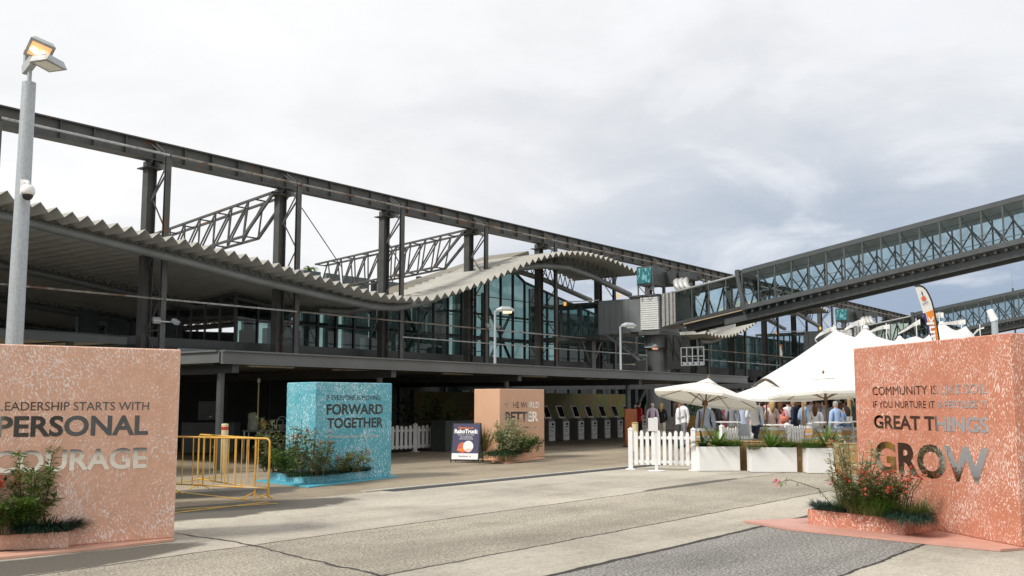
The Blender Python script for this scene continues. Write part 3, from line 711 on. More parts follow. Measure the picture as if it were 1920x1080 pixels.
    for y in (4.05, 5.6, 7.3, 9.2):
        for x in (-1.3, 1.3): f.bar((x, y, 6.5), (x, y, 8.75), .12, .12)
    f.build('corridor_frame', M['bridge'], t)
    g = MB()
    for x in (-1.32, 1.32): g.quad((x, 4, 6.5), (x, 9.3, 6.5), (x, 9.3, 8.75), (x, 4, 8.75))
    g.build('corridor_glass', M['bglass'], t)
    f = MB(); f.bar((-1.45, 4, 9.0), (-1.45, 7.4, 9.05), .08, .06); f.build('gutter', M['white'], t)
    for y, z in ((6.9, 8.78), (2.3, 9.08)):
        MB().lathe((-1.45, y, z), [(.10, 0), (.10, .1), (.09, .24), (.03, .28)], 10).build('beacon', M['amber'], t)
    # pillar, corridor legs
    MB().lathe((0, 0, 0), [(.78, 0), (.78, 5.4), (1.0, 5.5), (1.0, 6.35)], 20).build('pillar', M['mid'], t)
    g = MB(); g.bar((0, 5.6, 0), (0, 5.6, 6.2), .5, .5); g.bar((-1.3, 5.6, 6.2), (0, 5.6, 4.2), .16, .16); g.bar((1.3, 5.6, 6.2), (0, 5.6, 4.2), .16, .16); g.build('corridor_leg', M['mid'], t)
    # air handling unit with mosaic panel on its stand, silver hoses
    g = MB(); g.span((-1.9, -.75, 9.75), (-.2, .55, 11.05)); g.build('air_unit', M['mid'], t)
    MB().span((-1.98, -.6, 9.87), (-1.9, .45, 10.93)).build('mosaic_panel', M['teal'], t)
    g = MB(); g.span((-.2, -1.6, 9.9), (1.3, .4, 10.8)); g.span((0, -2.6, 10.2), (1.0, -1.7, 10.7)); g.build('duct_box', M['dark'], t)
    g = MB()
    for y in (-.7, .5):
        g.bar((-1.8, y, 9.05), (-1.8, y, 9.8), .08, .08); g.bar((-.3, y, 9.05), (-.3, y, 9.8), .08, .08)
    g.bar((-1.8, -.7, 9.75), (-1.8, -.1, 9.1), .05, .05); g.bar((-1.8, .5, 9.75), (-1.8, -.1, 9.1), .05, .05); g.build('unit_stand', M['fascia'], t)
    for k2 in range(3):
        y = -2.0 - .35 * k2; MB().tube([(.2, y + .5, 10.2), (-.5, y + .3, 9.95), (-.9, y, 9.6), (-.7, y - .3, 9.25), (-.2, y - .6, 9.1)], .2, 8).build('air_hose', M['hose'], t, smooth=True)
    # hanging service cage and cables under the ramp
    g = MB()
    for i in range(5): g.bar((-1.2, -2.4 - i * .42, 4.2), (-1.2, -2.4 - i * .42, 5.4), .05, .05)
    for z in (4.2, 4.4, 4.8, 5.4): g.bar((-1.2, -2.4, z), (-1.2, -4.08, z), .05, .05)
    for i in range(4): g.span((-1.25, -2.55 - i * .42, 4.22), (-1.1, -2.75 - i * .42, 4.36))
    g.build('service_cage', M['galv'], t)
    g = MB(); rr = random.Random(5)
    for i in range(12):
        y = -1.2 - rr.random() * 1.2; g.tube([(-1 + rr.random() * .6, y, 6.3), (-1.1 + rr.random() * .5, y - rr.random() * .4, 5.4), (-.9, y - .2 - rr.random(), 4.6), (-.6, y, 3.6 + rr.random())], .035, 5)
    g.span((-.9, -2.3, 4.0), (.3, -1.2, 6.2)); g.build('cable_loom', M['black'], t)
    g = MB()
    for sd in (-.35, .35): g.bar((-1.5 + sd, 3.2, 6.5), (-1.5 + sd, .4, 4.6), .05, .16)
    for i in range(9): u = i / 8; g.box((-1.5, 3.2 - 2.8 * u, 6.5 - 1.9 * u), (.7, .25, .03))
    g.build('access_stair', M['fascia'], t)
    return t
b1 = boarding_bridge('nearer glazed boarding bridge rising to the right from a white shuttered rotunda')
b2 = dup(b1, (BX + 38.6, BY, 0), label='farther glazed boarding bridge seen low behind the white marquee peaks')

# ---------------- stairs, sign and mast by the far wing
st_ = thing('metal_staircase', 'grey metal staircase with railings coming down beside the far glazed deck', 'staircase', (101, 41, 0), world=True)
p0, p1 = PY(1466, 683, 41), PY(1497, 684, 41); q = PY(1545, 722, 41)
g = MB(); g.bar(p0, p1, 1.2, .2)
for yy in (40.4, 41.6): g.bar(Vector((p1.x, yy, p1.z)), Vector((q.x, yy, q.z)), .08, .28)
for i in range(16): c_ = p1.lerp(q, i / 15); g.box((c_.x, 41, c_.z + .05), (.3, 1.2, .05))
g.build('flight', M['mid'], st_)
g = MB()
for h in (.55, 1.05):
    g.bar(Vector((p0.x, 40.4, p0.z + h)), Vector((p1.x, 40.4, p1.z + h)), .05, .05); g.bar(Vector((p1.x, 40.4, p1.z + h)), Vector((q.x, 40.4, q.z + h)), .05, .05)
for i in range(14): c_ = p1.lerp(q, i / 13); g.bar((c_.x, 40.4, c_.z), (c_.x, 40.4, c_.z + 1.05), .03, .03)
g.build('railing', M['mid'], st_)
g = MB(); g.span((p0.x + .2, 40.8, 0), (p0.x + .6, 41.2, p0.z)); g.build('stair_post', M['mid'], st_)
ps = PY(1462, 658, 42.4)
t = thing('lit_poster', 'small orange and white lit poster beside the staircase landing', 'poster', ps, 0)
MB().span((-.55, -.06, -.75), (.55, .06, .75)).build('frame', M['dark'], t)
g = MB(); g.span((-.48, -.075, -.68), (.48, -.062, .68)); g.build('orange_sheet', lamp_mat('poster_orange', (0.75, 0.25, 0.10), 0.5), t)
g = MB(); g.lathe((-.12, -.09, -.45), [(.10, 0), (.14, .3), (.08, .75), (.02, .95)], 8); g.lathe((.2, -.09, -.5), [(.09, 0), (.12, .3), (.06, .6)], 8); g.build('white_figure', lamp_mat('poster_white', (0.9, 0.85, 0.8), 0.5), t)
ms = PY(1900, 560, 24)
t = thing('aerial_mast', 'thin dark aerial mast above the farther boarding bridge', 'mast', (ms.x, 24, 0))
MB().tube([(0, 0, 0), (0, 0, ms.z + 1.2)], .1, 6).build('mast_pole', M['dark'], t)
MB().tube([(0, 0, ms.z + 1.2), (-.15, 0, ms.z + 2.2), (-.4, 0, ms.z + 2.8)], [.04, .03, .015], 5).build('aerial', M['galv'], t)

# ================================================================== MESSAGE BLOCKS
def text_mesh(name, s, x0, x1, z0, z1, mt, parent, y=-0.003, depth=0.003, bold=0.0):
    cu = bpy.data.curves.new('lettering', 'FONT'); cu.body = s; cu.size = 1.0; cu.extrude = 0.02; cu.offset = bold; cu.resolution_u = 4
    o = bpy.data.objects.new('lettering', cu); C.objects.link(o)
    dg = bpy.context.evaluated_depsgraph_get(); me = bpy.data.meshes.new_from_object(o.evaluated_get(dg))
    bpy.data.objects.remove(o); bpy.data.curves.remove(cu)
    co = np.empty(len(me.vertices) * 3, np.float32); me.vertices.foreach_get('co', co); co = co.reshape(-1, 3)
    mn, mx = co.min(0), co.max(0); q = np.empty_like(co)
    q[:, 0] = x0 + (co[:, 0] - mn[0]) / (mx[0] - mn[0]) * (x1 - x0)
    q[:, 2] = z0 + (co[:, 1] - mn[1]) / (mx[1] - mn[1]) * (z1 - z0)
    q[:, 1] = y - np.where(co[:, 2] > 0, depth, 0.0)
    me.vertices.foreach_set('co', q.ravel()); me.update(); me.materials.clear(); me.materials.append(mt); me.name = name
    r = bpy.data.objects.new(name, me); C.objects.link(r); r.parent = parent; return r
def tilted_normal_mirror(name, cant):      # flush mirror film, shading normal tilted to steer its reflection
    m, n, nn, ll, p = new_mat(name); p.inputs['Metallic'].default_value = 1.0; p.inputs['Roughness'].default_value = 0.04
    tcn = nn.new('ShaderNodeTexCoord').outputs['Object']
    ll.new(ramp(nn, ll, noise(nn, ll, tcn, 2.0, 3), (0.3, 0.76), (0.7, 0.84)), p.inputs['Base Color'])
    gn = nn.new('ShaderNodeNewGeometry'); ad = node(nn, 'ShaderNodeVectorMath', operation='ADD'); ll.new(gn.outputs['Normal'], ad.inputs[0]); ad.inputs[1].default_value = tuple(cant)
    nz = node(nn, 'ShaderNodeVectorMath', operation='NORMALIZE'); ll.new(ad.outputs[0], nz.inputs[0]); ll.new(nz.outputs[0], p.inputs['Normal']); return m
class Block: pass
def block(label, origin, rz, wd, ht, dp, m_body, m_plate, plate_px, planter_px, ph, m_planter=None):
    b = Block(); b.o = Vector(origin); b.rz = rz; b.w, b.h = wd, ht
    b.u = Vector((math.cos(rz), math.sin(rz), 0)); b.n = Vector((-math.sin(rz), math.cos(rz), 0))
    t = thing('message_block', label, 'message block', origin, rz, 'big painted message blocks with mirrored lettering'); b.t = t
    def loc(p): d = Vector(p) - b.o; return (d.dot(b.u), d.dot(b.n))
    g = MB(); g.span((0, 0, 0.03), (wd, dp, ht)); g.build('block_body', m_body, t, bevel=.012)
    g = MB(); poly = [loc(G(*p)) for p in plate_px] + [(wd + .0, dp + .05), (0, dp + .05)]; g.prism(poly, 0.004, 0.03); g.build('base_plate', m_plate, t)
    pl = [loc(G(*p)) for p in planter_px]; b.pl = [b.o + b.u * p[0] + b.n * p[1] for p in pl]
    c0 = pl[-1]; poly = pl + [(c0[0], 0.02)] + ([(0.02, 0.02), (0.02, pl[0][1])] if pl[0][0] < 0 else [(pl[0][0], 0.02)])
    b.poly = poly
    g = MB(); g.prism(poly, 0.031, ph - .015); g.build('planter_box', m_planter or m_body, t)
    cxy = np.mean(np.array(poly), axis=0); ip = [tuple(cxy + (np.array(p) - cxy) * .95) for p in poly]
    g = MB(); g.prism(ip, ph - .016, ph); g.build('soil', M['soil'], t)
    b.ph = ph; b.mir = M['mirror']
    return b
def fpx(b, px, py):               # photo point -> metres across and up the block's face
    d = ray(px, py); k = (b.o - CP).dot(b.n) / d.dot(b.n); p = CP + d * k; return (p - b.o).dot(b.u), p.z
def lines(b, rows):
    for s, l, r_, top, base, bold in rows:
        x0, za = fpx(b, l, base[0]); x1, zb = fpx(b, r_, base[1]); _, zc = fpx(b, l, top[0]); _, zd = fpx(b, r_, top[1])
        text_mesh('mirror_lettering', s, x0, x1, (za + zb) / 2, (zc + zd) / 2, b.mir, b.t, bold=bold)
def solve_w(o, rz, px):            # how far along the face the photo column px lies
    d = ray(px, 757); a = Vector((math.cos(rz), math.sin(rz)))
    return (o.x * d.y - o.y * d.x) / (a.y * d.x - a.x * d.y)

# left, pink-peach
rz = AL - R(54.0); Rr = G(326, 1013); wd = 2.42; o = Rr - Vector((math.cos(rz), math.sin(rz), 0)) * wd
B1 = block('peach flecked block reading PERSONAL COURAGE at the left edge of the paving', (o.x, o.y, 0), rz, wd, 2.32, 1.0, M['peachS'], M['plateP'],
           [(-150, 1064), (0, 1050), (200, 1030), (326, 1015)], [(-110, 1043), (127, 1032), (134, 1024)], 0.225)
lines(B1, [('LEADERSHIP STARTS WITH', -4, 279, (755, 752), (771, 768), 0.0), ('PERSONAL', -8, 277, (776, 782), (819, 817), .028), ('COURAGE', -16, 274, (842, 842), (885, 881), .028)])
# turquoise
rz = AL - R(45.6); Rr = G(733, 896); wd = 2.03; o = Rr - Vector((math.cos(rz), math.sin(rz), 0)) * wd
B2 = block('turquoise flecked block reading FORWARD TOGETHER beside the yellow barriers', (o.x, o.y, 0), rz, wd, 2.11, 1.14, M['blueS'], M['plateB'],
           [(478, 903), (579, 915), (745, 895)], [(504, 901), (581, 910), (692, 899)], 0.20)
lines(B2, [('IF EVERYONE IS MOVING', 612, 713, (741.5, 741), (750, 750), 0.0), ('FORWARD', 612, 718, (757, 758), (777, 777), .026), ('TOGETHER', 613, 718, (783, 783), (802.5, 802), .026), ('THEN SUCCESS TAKES CARE OF ITSELF', 613, 712, (815.5, 815.5), (820.5, 820.5), 0.0)])
# pale peach, far
rz = AL - R(42.3); Rr = G(1021, 858); wd = 2.03; o = Rr - Vector((math.cos(rz), math.sin(rz), 0)) * wd
B3 = block('plain pale peach block reading BETTER standing next to the folding sign', (o.x, o.y, 0), rz, wd, 2.09, 1.06, M['peachT'], M['peachT'],
           [(880, 862), (949, 870), (1023, 860)], [(886, 858), (949, 867.5), (1000, 861)], 0.24)
B3.mir = tilted_normal_mirror('tilted_normal_film_peach', -B3.u * math.tan(R(9)))
lines(B3, [('IS THE WORLD', 947, 1010, (753.5, 754), (765, 765), 0.0), ('BETTER', 947, 1009, (771.5, 772), (791.5, 790.5), .03), ('BECAUSE YOUR BUSINESS IS IN IT', 947, 1010, (799, 799.5), (803.5, 803.5), 0.0)])
# terracotta, right
o = G(1612, 969); Rr = G(1916, 1031); rz = ang(o, Rr); wd = (Rr - o).length
B4 = block('terracotta flecked block reading GREAT THINGS GROW at the right edge of the paving', (o.x, o.y, 0), rz, wd, 2.47, 1.25, M['terraS'], M['plateT'],
           [(1395, 980), (1480, 995), (1725, 1020), (1876, 1035), (1916, 1032)], [(1515, 986), (1697, 1008), (1755, 999)], 0.24)
B4.mir = tilted_normal_mirror('tilted_normal_film', -B4.u * math.tan(R(-13)))
lines(B4, [('COMMUNITY IS LIKE SOIL', 1637, 1852, (726, 719), (741.5, 737), 0.0), ('IF YOU NURTURE IT & FERTILISE IT', 1638, 1853, (753, 750), (766, 763.5), 0.0),
           ('GREAT THINGS', 1640, 1855, (779, 781), (806, 809), .026), ('GROW', 1642, 1858, (829.5, 836), (889, 905), .034)])

# ================================================================== PLANTS
def rv(a): return random.uniform(-a, a)
def leafy_shrub(label, pos, h, spread, nst, leaf, wd, lm, group=None, flowers=0, lean=0.5, per=26, fm='flower', name='flowering_shrub', cat='shrub'):
    t = thing(name, label, cat, pos, 0, group); f = MB(); s = MB(); fl = MB()
    for i in range(nst):
        a = random.uniform(0, 6.28); rr = spread * math.sqrt(random.random()) * .5
        p = Vector((rr * math.cos(a), rr * math.sin(a), 0)); hh = h * random.uniform(.55, 1.0)
        e = p + Vector((math.cos(a) * spread * lean * random.uniform(.3, 1), math.sin(a) * spread * lean * random.uniform(.3, 1), hh))
        m = p.lerp(e, .5) + Vector((rv(.04), rv(.04), .06)); s.tube([p, m, e], [.008, .006, .003], 4)
        for j in range(per):
            u = random.uniform(.12, 1.0); q = p.lerp(m, u * 2) if u < .5 else m.lerp(e, u * 2 - 1)
            d = Vector((rv(1), rv(1), random.uniform(-.2, .9)))
            f.leaf(q + d * random.uniform(0, .05), d, leaf * random.uniform(.6, 1.2), wd * random.uniform(.7, 1.2), .3)
        if random.random() < flowers:
            for j in range(9): d = Vector((rv(1), rv(1), rv(1))); fl.leaf(e + d * .02, d, .045, .035)
    f.build('foliage', M[lm], t); s.build('stems', M['stem'], t)
    if fl.f: fl.build('flower_head', M[fm], t)
    return t
def grass_clump(label, pos, h, n, spread, wd, droop, lm, rx=1.0, ry=1.0, rz=0.0, group=None, name='trailing_grass', cat='grass clump'):
    t = thing(name, label, cat, pos, rz, group); f = MB()
    for i in range(n):
        a = random.uniform(0, 6.28); k = math.sqrt(random.random()); p = Vector((k * rx * math.cos(a), k * ry * math.sin(a), random.uniform(-.01, .02)))
        d = Vector((math.cos(a) * spread + rv(.5), math.sin(a) * spread + rv(.5), random.uniform(.6, 1.2)))
        f.blade(p, d, h * random.uniform(.6, 1.15), wd, droop * random.uniform(.6, 1.3), 4)
    f.build('blades', M[lm], t); return t
def strap_plant(label, pos, h, n, wd, lm, droop=.35, group=None):
    t = thing('strap_leaf_plant', label, 'plant', pos, 0, group); f = MB()
    for i in range(n):
        a = 2.4 * i; k = i / n; d = Vector((math.cos(a) * (.25 + k * .9), math.sin(a) * (.25 + k * .9), 1.15 - k * .65)); f.blade((rv(.03), rv(.03), 0), d, h * random.uniform(.75, 1.1), wd, droop * random.uniform(.4, 1.4), 6)
    f.build('leaves', M[lm], t); return t
def on(b, u, n_, z=None): p = b.o + b.u * u + b.n * n_; return (p.x, p.y, b.ph - .01 if z is None else z)
def gz(px, py, z):                # a planter spot: photo column px, moved py metres towards the block from the planter's front rim
    b = {.26: B1, .2: B2, .24: B3 if px < 1100 else B4}[z]; d = ray(px, 757); best = None
    P = [Vector((p.x, p.y)) for p in b.pl]
    for p, q in zip(P, P[1:]):
        e = q - p; den = d.x * e.y - d.y * e.x
        if abs(den) < 1e-6: continue
        t_ = (p.x * e.y - p.y * e.x) / den; u_ = (p.x * d.y - p.y * d.x) / den
        if t_ > 0 and -.15 < u_ < 1.1 and (best is None or t_ < best[0]): best = (t_, abs(u_ - .5))
    pt = Vector((d.x, d.y)) * best[0]; v_ = Vector((d.x, d.y)).normalized() * py
    return (pt.x + v_.x, pt.y + v_.y, b.ph - .01)

# left planter
leafy_shrub('tall green feathery shrub against the letters of the left peach block', gz(64, 0.12, .26), 1.0, .36, 20, .10, .026, 'lf1', per=120, lean=.45)
leafy_shrub('low bright green bush in the left peach planter', gz(26, 0.12, .26), .48, .46, 30, .10, .024, 'lf1', per=120, lean=.7)
leafy_shrub('reddish stemmed shrub at the left frame edge in the left peach planter', gz(-6, 0.12, .26), .66, .42, 18, .07, .02, 'lf3', per=60, flowers=.8, lean=.5)
grass_clump('dark rosemary spilling over the right end of the left peach planter', gz(100, 0.07, .26), .34, 1900, .9, .011, .5, 'lf5', .30, .13, B1.rz, name='trailing_rosemary', cat='rosemary')
leafy_shrub('small red salvia flowers beside the left frame edge', gz(6, 0.12, .26), .26, .22, 10, .05, .016, 'lf1', per=20, flowers=1.0)
# turquoise planter
leafy_shrub('light green leafy shrub left of the turquoise block', gz(526, 0.16, .2), 1.18, .66, 20, .13, .06, 'lf3', per=44, lean=.55)
leafy_shrub('pink flowering shrub in front of the turquoise block corner', gz(590, 0.16, .2), 1.02, .62, 20, .11, .05, 'lf3', per=40, flowers=.4, fm='pinkfl', lean=.55)
leafy_shrub('low flowering shrub with orange red blooms in the turquoise planter', gz(556, 0.16, .2), .56, .7, 30, .09, .03, 'lf1', per=55, flowers=.16)
leafy_shrub('dark olive bush near the right end of the turquoise planter', gz(636, 0.16, .2), .46, .9, 34, .09, .03, 'lf3', per=60, flowers=.12)
grass_clump('dark trailing grass along the front of the turquoise planter', gz(600, 0.10, .2), .22, 1900, .8, .012, .6, 'lf2', .85, .2, B2.rz + .2)
grass_clump('dark grass tuft at the right tip of the turquoise planter', gz(672, 0.16, .2), .30, 700, .8, .012, .5, 'lf2', .30, .16, B2.rz)
leafy_shrub('reddish dark fern tuft left in the turquoise planter', gz(518, 0.16, .2), .40, .5, 22, .10, .03, 'lf2', per=50)
# pale peach planter
leafy_shrub('tall pale variegated shrub in the pale peach planter', gz(951, 0.16, .24), 1.05, .5, 20, .12, .06, 'lf4', per=46, flowers=.12, lean=.45)
grass_clump('upright brownish grass on the left of the pale peach planter', gz(910, 0.16, .24), .95, 700, .40, .016, .12, 'lf3', .36, .2, name='upright_grass')
leafy_shrub('dense green bush in the right of the pale peach planter', gz(968, 0.16, .24), .62, .85, 34, .10, .035, 'lf1', per=70, flowers=.06)
grass_clump('dark creeper hanging over the pale peach planter corner', gz(944, 0.10, .24), .40, 1500, .8, .015, .8, 'lf2', .62, .22, B3.rz, name='trailing_creeper', cat='creeper')
leafy_shrub('low dark sprig at the right end of the pale peach planter', gz(988, 0.16, .24), .34, .7, 20, .10, .03, 'lf2', per=50)
# terracotta planter
leafy_shrub('pale leaved shrub overlapping the third white planter, in the terracotta planter', gz(1596, 0.20, .24), .95, .38, 15, .095, .036, 'lf4', per=60, lean=.6, flowers=.1)
leafy_shrub('russet flowering shrub with small red blooms in the terracotta planter', gz(1622, 0.20, .24), .52, .60, 64, .075, .016, 'lf3', per=80, flowers=.40, lean=.55)
leafy_shrub('reddish twiggy shrub under the letters GR on the terracotta block', gz(1664, 0.20, .24), .62, .42, 26, .06, .014, 'lf3', per=44, flowers=.45, lean=.6)
grass_clump('fine dark green grass tussock in the middle of the terracotta planter', gz(1620, 0.20, .24), .46, 2200, .55, .008, .35, 'lf1', .46, .20, B4.rz, name='grass_tussock')
grass_clump('olive grass tuft near the right end of the terracotta planter', gz(1704, 0.20, .24), .36, 700, .6, .009, .4, 'lf3', .2, .14, B4.rz, name='grass_tussock')
grass_clump('dark rosemary spilling over the front corner of the terracotta planter', gz(1692, 0.12, .24), .30, 2400, .9, .009, .75, 'lf5', .29, .16, B4.rz, name='trailing_rosemary', cat='rosemary')
grass_clump('flat dark rosemary at the left end of the terracotta planter', gz(1548, 0.20, .24), .22, 1400, .9, .009, .5, 'lf5', .36, .12, B4.rz, name='trailing_rosemary', cat='rosemary')
t = thing('flower_spray', 'single arching spray with a pink flower left of the terracotta planter', 'flower', gz(1560, 0.20, .24))
f = MB(); s_ = MB(); fl = MB(); dv = -FH * .0 - RT * .75
pts = [Vector((0, 0, 0)), Vector((0, 0, .28)) + dv * .3, Vector((0, 0, .40)) + dv * .8, Vector((0, 0, .36)) + dv * 1.05]; s_.tube(pts, [.006, .005, .004, .003], 4)
for i in range(46): u = random.random() * 2.99; k = int(u); q = pts[k].lerp(pts[k + 1], u - k); f.leaf(q, (rv(1), rv(1), rv(.8)), .07, .025, .3)
for j in range(12): d = Vector((rv(1), rv(1), rv(1))); fl.leaf(pts[-1] + d * .015, d, .05, .04)
f.build('foliage', M['lf4'], t); s_.build('stem', M['stem'], t); fl.build('flower_head', M['pinkfl'], t)

# ================================================================== STREET FURNITURE
# tall galvanised lamp post with two floodlights, dome camera clamped on it
lp = at(27, 640, 14.6); lz = at(57, 155, 14.6).z
t = thing('lamp_post', 'tall thick galvanised lamp post rising behind the left peach block', 'lamp post', (lp.x, lp.y, 0))
MB().tube([(0, 0, 0), (0, 0, 3), (0, 0, lz)], [.125, .118, .098], 20).build('pole', M['galv'], t, smooth=False)
MB().tube([(0, 0, lz), (0, 0, lz + .26)], .032, 10).build('spigot', M['galv'], t)
fx, fy = RT, FH                                     # picture right / away
def V3(a, b, z): return RT * a + FH * b + Vector((0, 0, z))
g = MB(); g.bar(V3(-.12, .1, lz + .22), V3(.10, -.12, lz + .30), .10, .14); g.bar(V3(-.08, .05, lz + .25), V3(-.08, .05, lz + .52), .08, .06); g.build('bracket', M['lampbody'], t)
def flood(dx, z, rx, lit):
    hd = bpy.data.objects.new('floodlight_head', None)
    Mx = Matrix((RT, FH, Vector((0, 0, 1)))).transposed() @ Euler(rx).to_matrix() * .9
    def T(v): return Mx @ Vector(v) + V3(dx, -.12, z)
    vs = [T(v) for v in ((-.2, -.26, -.05), (.2, -.26, -.05), (.2, .2, -.05), (-.2, .2, -.05), (-.14, -.2, .07), (.14, -.2, .07), (.16, .18, .1), (-.16, .18, .1))]
    g = MB(); g.add(vs, [(0, 1, 5, 4), (1, 2, 6, 5), (2, 3, 7, 6), (3, 0, 4, 7), (4, 5, 6, 7), (3, 2, 1, 0)])
    for i in range(5): x = -.12 + .06 * i; g.add([T((x - .004, -.1, .08)), T((x + .004, -.1, .08)), T((x + .004, .16, .085)), T((x - .004, .16, .085)), T((x - .004, -.1, .11)), T((x + .004, -.1, .11)), T((x + .004, .16, .13)), T((x - .004, .16, .13))], [(0, 1, 5, 4), (1, 2, 6, 5), (2, 3, 7, 6), (3, 0, 4, 7), (4, 5, 6, 7)])
    ho = g.build('floodlight_head', M['lampbody'], t)
    q = MB(); q.add([T(v) for v in ((-.155, -.2, -.053), (.155, -.2, -.053), (.155, .13, -.053), (-.155, .13, -.053), (-.155, -.2, -.058), (.155, -.2, -.058), (.155, .13, -.058), (-.155, .13, -.058))], [(3, 2, 1, 0), (4, 5, 6, 7), (0, 1, 5, 4), (2, 3, 7, 6), (1, 2, 6, 5), (0, 4, 7, 3)])
    q.build('lamp_glass', lamp_mat('amber_reflector', (0.95, 0.50, 0.22), 0.55) if lit else M['floodoff'], ho)
    if lit:
        for xx in (-.075, .075): MB().tube([T((xx - .045, -.05, -.062)), T((xx + .045, .0, -.062))], .042, 8).build('burner', lamp_mat('white_hot_burner', (1.0, 0.92, 0.78), 3.0), ho)
flood(.19, lz + .46, (R(-24), R(16), R(34)), True); flood(.32, lz + .26, (R(4), R(10), R(62)), False)
cp_ = at(50, 352, 14.45)
t = thing('dome_camera', 'white dome security camera mounted on the tall left lamp post', 'security camera', cp_, AL - R(90))
MB().span((-.09, -.02, -.10), (-.01, .1, .12)).build('mount', M['cctv'], t)
MB().tube([(-.03, 0, .07), (.03, -.05, .08), (.06, -.08, .03)], .028, 8).build('arm', M['cctv'], t)
MB().lathe((.06, -.08, -.12), [(.085, 0), (.10, .03), (.095, .09), (.06, .14), (.02, .15)], 16).build('housing', M['cctv'], t, smooth=True)
MB().lathe((.06, -.08, -.205), [(.015, 0), (.055, .02), (.075, .06), (.08, .09)], 16).build('dome', M['screen'], t, smooth=True)
# street lamps on the canopy roof
for (a, b, Y, lab, lit) in (((928, 682), (928, 583), 23.2, 'slim street lamp with glowing orange lens on the canopy roof, nearer of two', True), ((1164, 692), (1164, 612), 23.2, 'slim street lamp with pale head on the canopy roof near the bridge', False)):
    pb = PY(*a, Y); pt = PY(*b, Y); t = thing('street_lamp', lab, 'street lamp', (pb.x, Y, 2.94), 0, 'street lamps on the canopy roof'); hh = pt.z - 2.94
    MB().tube([(0, 0, 0), (0, 0, hh)], [.05, .04], 10).build('pole', M['galv'], t)
    g = MB(); d = RT; g.tube([(0, 0, hh - .02), tuple(d * .15 + Vector((0, 0, hh + .04)))], .03, 8)
    g.tube([tuple(d * .05 + Vector((0, 0, hh + .03))), tuple(d * .25 + Vector((0, 0, hh + .07))), tuple(d * .55 + Vector((0, 0, hh + .06))), tuple(d * .72 + Vector((0, 0, hh + .02)))], [.05, .11, .10, .03], 10); g.build('lamp_head', M['lampbody'], t)
    MB().tube([tuple(d * .3 + Vector((0, 0, hh - .02))), tuple(d * .62 + Vector((0, 0, hh - .03)))], [.07, .05], 8).build('lens', M['floodlit'] if lit else M['floodoff'], t)
pp = PY(1227, 652, 34.0)
t = thing('bulkhead_lamp', 'small orange glowing lamp on the bridge pillar below the white shutter', 'lamp', pp)
MB().tube([(-.05, .7, .05), (-.05, 0, .05)], .03, 6).build('arm', M['galv'], t)
MB().tube([(-.4, 0, .02), (.1, 0, .1), (.55, 0, .0)], [.05, .14, .05], 8).build('lamp_head', M['lampbody'], t)
MB().tube([(-.2, -.02, -.06), (.35, -.02, -.06)], [.08, .06], 8).build('lens', lamp_mat('dim_orange_lens', (0.9, 0.40, 0.22), 0.5), t)

# yellow crowd barriers
def barrier(label, a, b):
    a, b = Vector((a.x, a.y, 0)), Vector((b.x, b.y, 0)); ln = (b - a).length; t = thing('crowd_barrier', label, 'barrier', a, ang(a, b), 'yellow crowd barriers')
    g = MB(); r = .08; top = 1.05; bot = .20
    arc0 = [(r - r * math.cos(i * R(22.5)), 0, top - r + r * math.sin(i * R(22.5))) for i in range(5)]; arc1 = [(ln - x, y, z) for x, y, z in reversed(arc0)]
    g.tube([(0, 0, .03)] + arc0 + arc1 + [(ln, 0, .03)], .017, 8); g.tube([(0, 0, bot), (ln, 0, bot)], .014, 6); g.build('frame', M['yellow'], t)
    n = 9
    for i in range(1, n): MB().tube([(ln * i / n, 0, bot), (ln * i / n, 0, top)], .0095 if i % 3 else .014, 6).build('bar', M['yellow'], t)
    for x in (.08, ln - .08): MB().tube([(x, -.20, .012), (x, -.17, .03), (x, 0, .10), (x, .17, .03), (x, .20, .012)], .012, 6).build('foot', M['yellow'], t)
A2 = G(503, 938); A1 = A2 + (G(300, 927) - A2).normalized() * 2.25
barrier('yellow crowd barrier in front, running behind the left peach block', A1, A2)
barrier('yellow crowd barrier behind, standing at an angle with its raised top rail', G(370, 917), G(478, 937) + Vector((0.05, .08, 0)))
p = G(419, 886)
t = thing('bollard', 'cream round bollard with a red band in front of the canopy column', 'bollard', (p.x, p.y, 0))
MB().lathe((0, 0, 0), [(.085, 0), (.085, 1.02)], 16).build('post', M['cream'], t); MB().lathe((0, 0, 1.02), [(.088, 0), (.088, .075)], 16).build('band', M['redband'], t); MB().lathe((0, 0, 1.095), [(.085, 0), (.085, .06), (.06, .075)], 16).build('cap', M['cream'], t)

# dark cases, table and bits under the canopy
def case(label, px0, px1, D, z0, h, dp=.8):
    a, b = gp(px0, D), gp(px1, D); w_ = (b - a).length; t = thing('equipment_case', label, 'case', (a.x, a.y, z0), AL - R(90), 'dark equipment cases under the canopy')
    g = MB(); g.span((0, 0, .05), (w_, dp, h)); g.build('case_body', mat('case_grey', (0.075, 0.09, 0.092), 0.55, 0, 0.1, 2), t, bevel=.02)
    g = MB()
    for x in (0.01, w_ - .06): g.span((x, -.012, .05), (x + .05, 0, h))
    g.span((.06, -.012, h * .62), (w_ - .06, 0, h * .62 + .03)); g.build('edge_trim', M['mid'], t)
    g = MB(); g.span((w_ * .6, -.02, h * .2), (w_ * .72, -.012, h * .27)); g.build('latch', M['galv'], t)
case('wide dark equipment case on the left under the canopy', 342, 440, 33, 0, 1.05); case('square dark equipment case stacked on the wide one', 372, 408, 33.3, 1.06, .68)
p = gp(478, 30)
t = thing('work_table', 'black folding work table under the canopy beside the turquoise block', 'table', p, AL - R(90))
MB().span((-.35, 0, .82), (1.1, .6, .87)).build('table_top', M['mid'], t)
for x in (-.3, .35, 1.05):
    for y in (.05, .55): MB().bar((x, y, 0), (x, y, .82), .035, .035).build('leg', M['galv'], t)
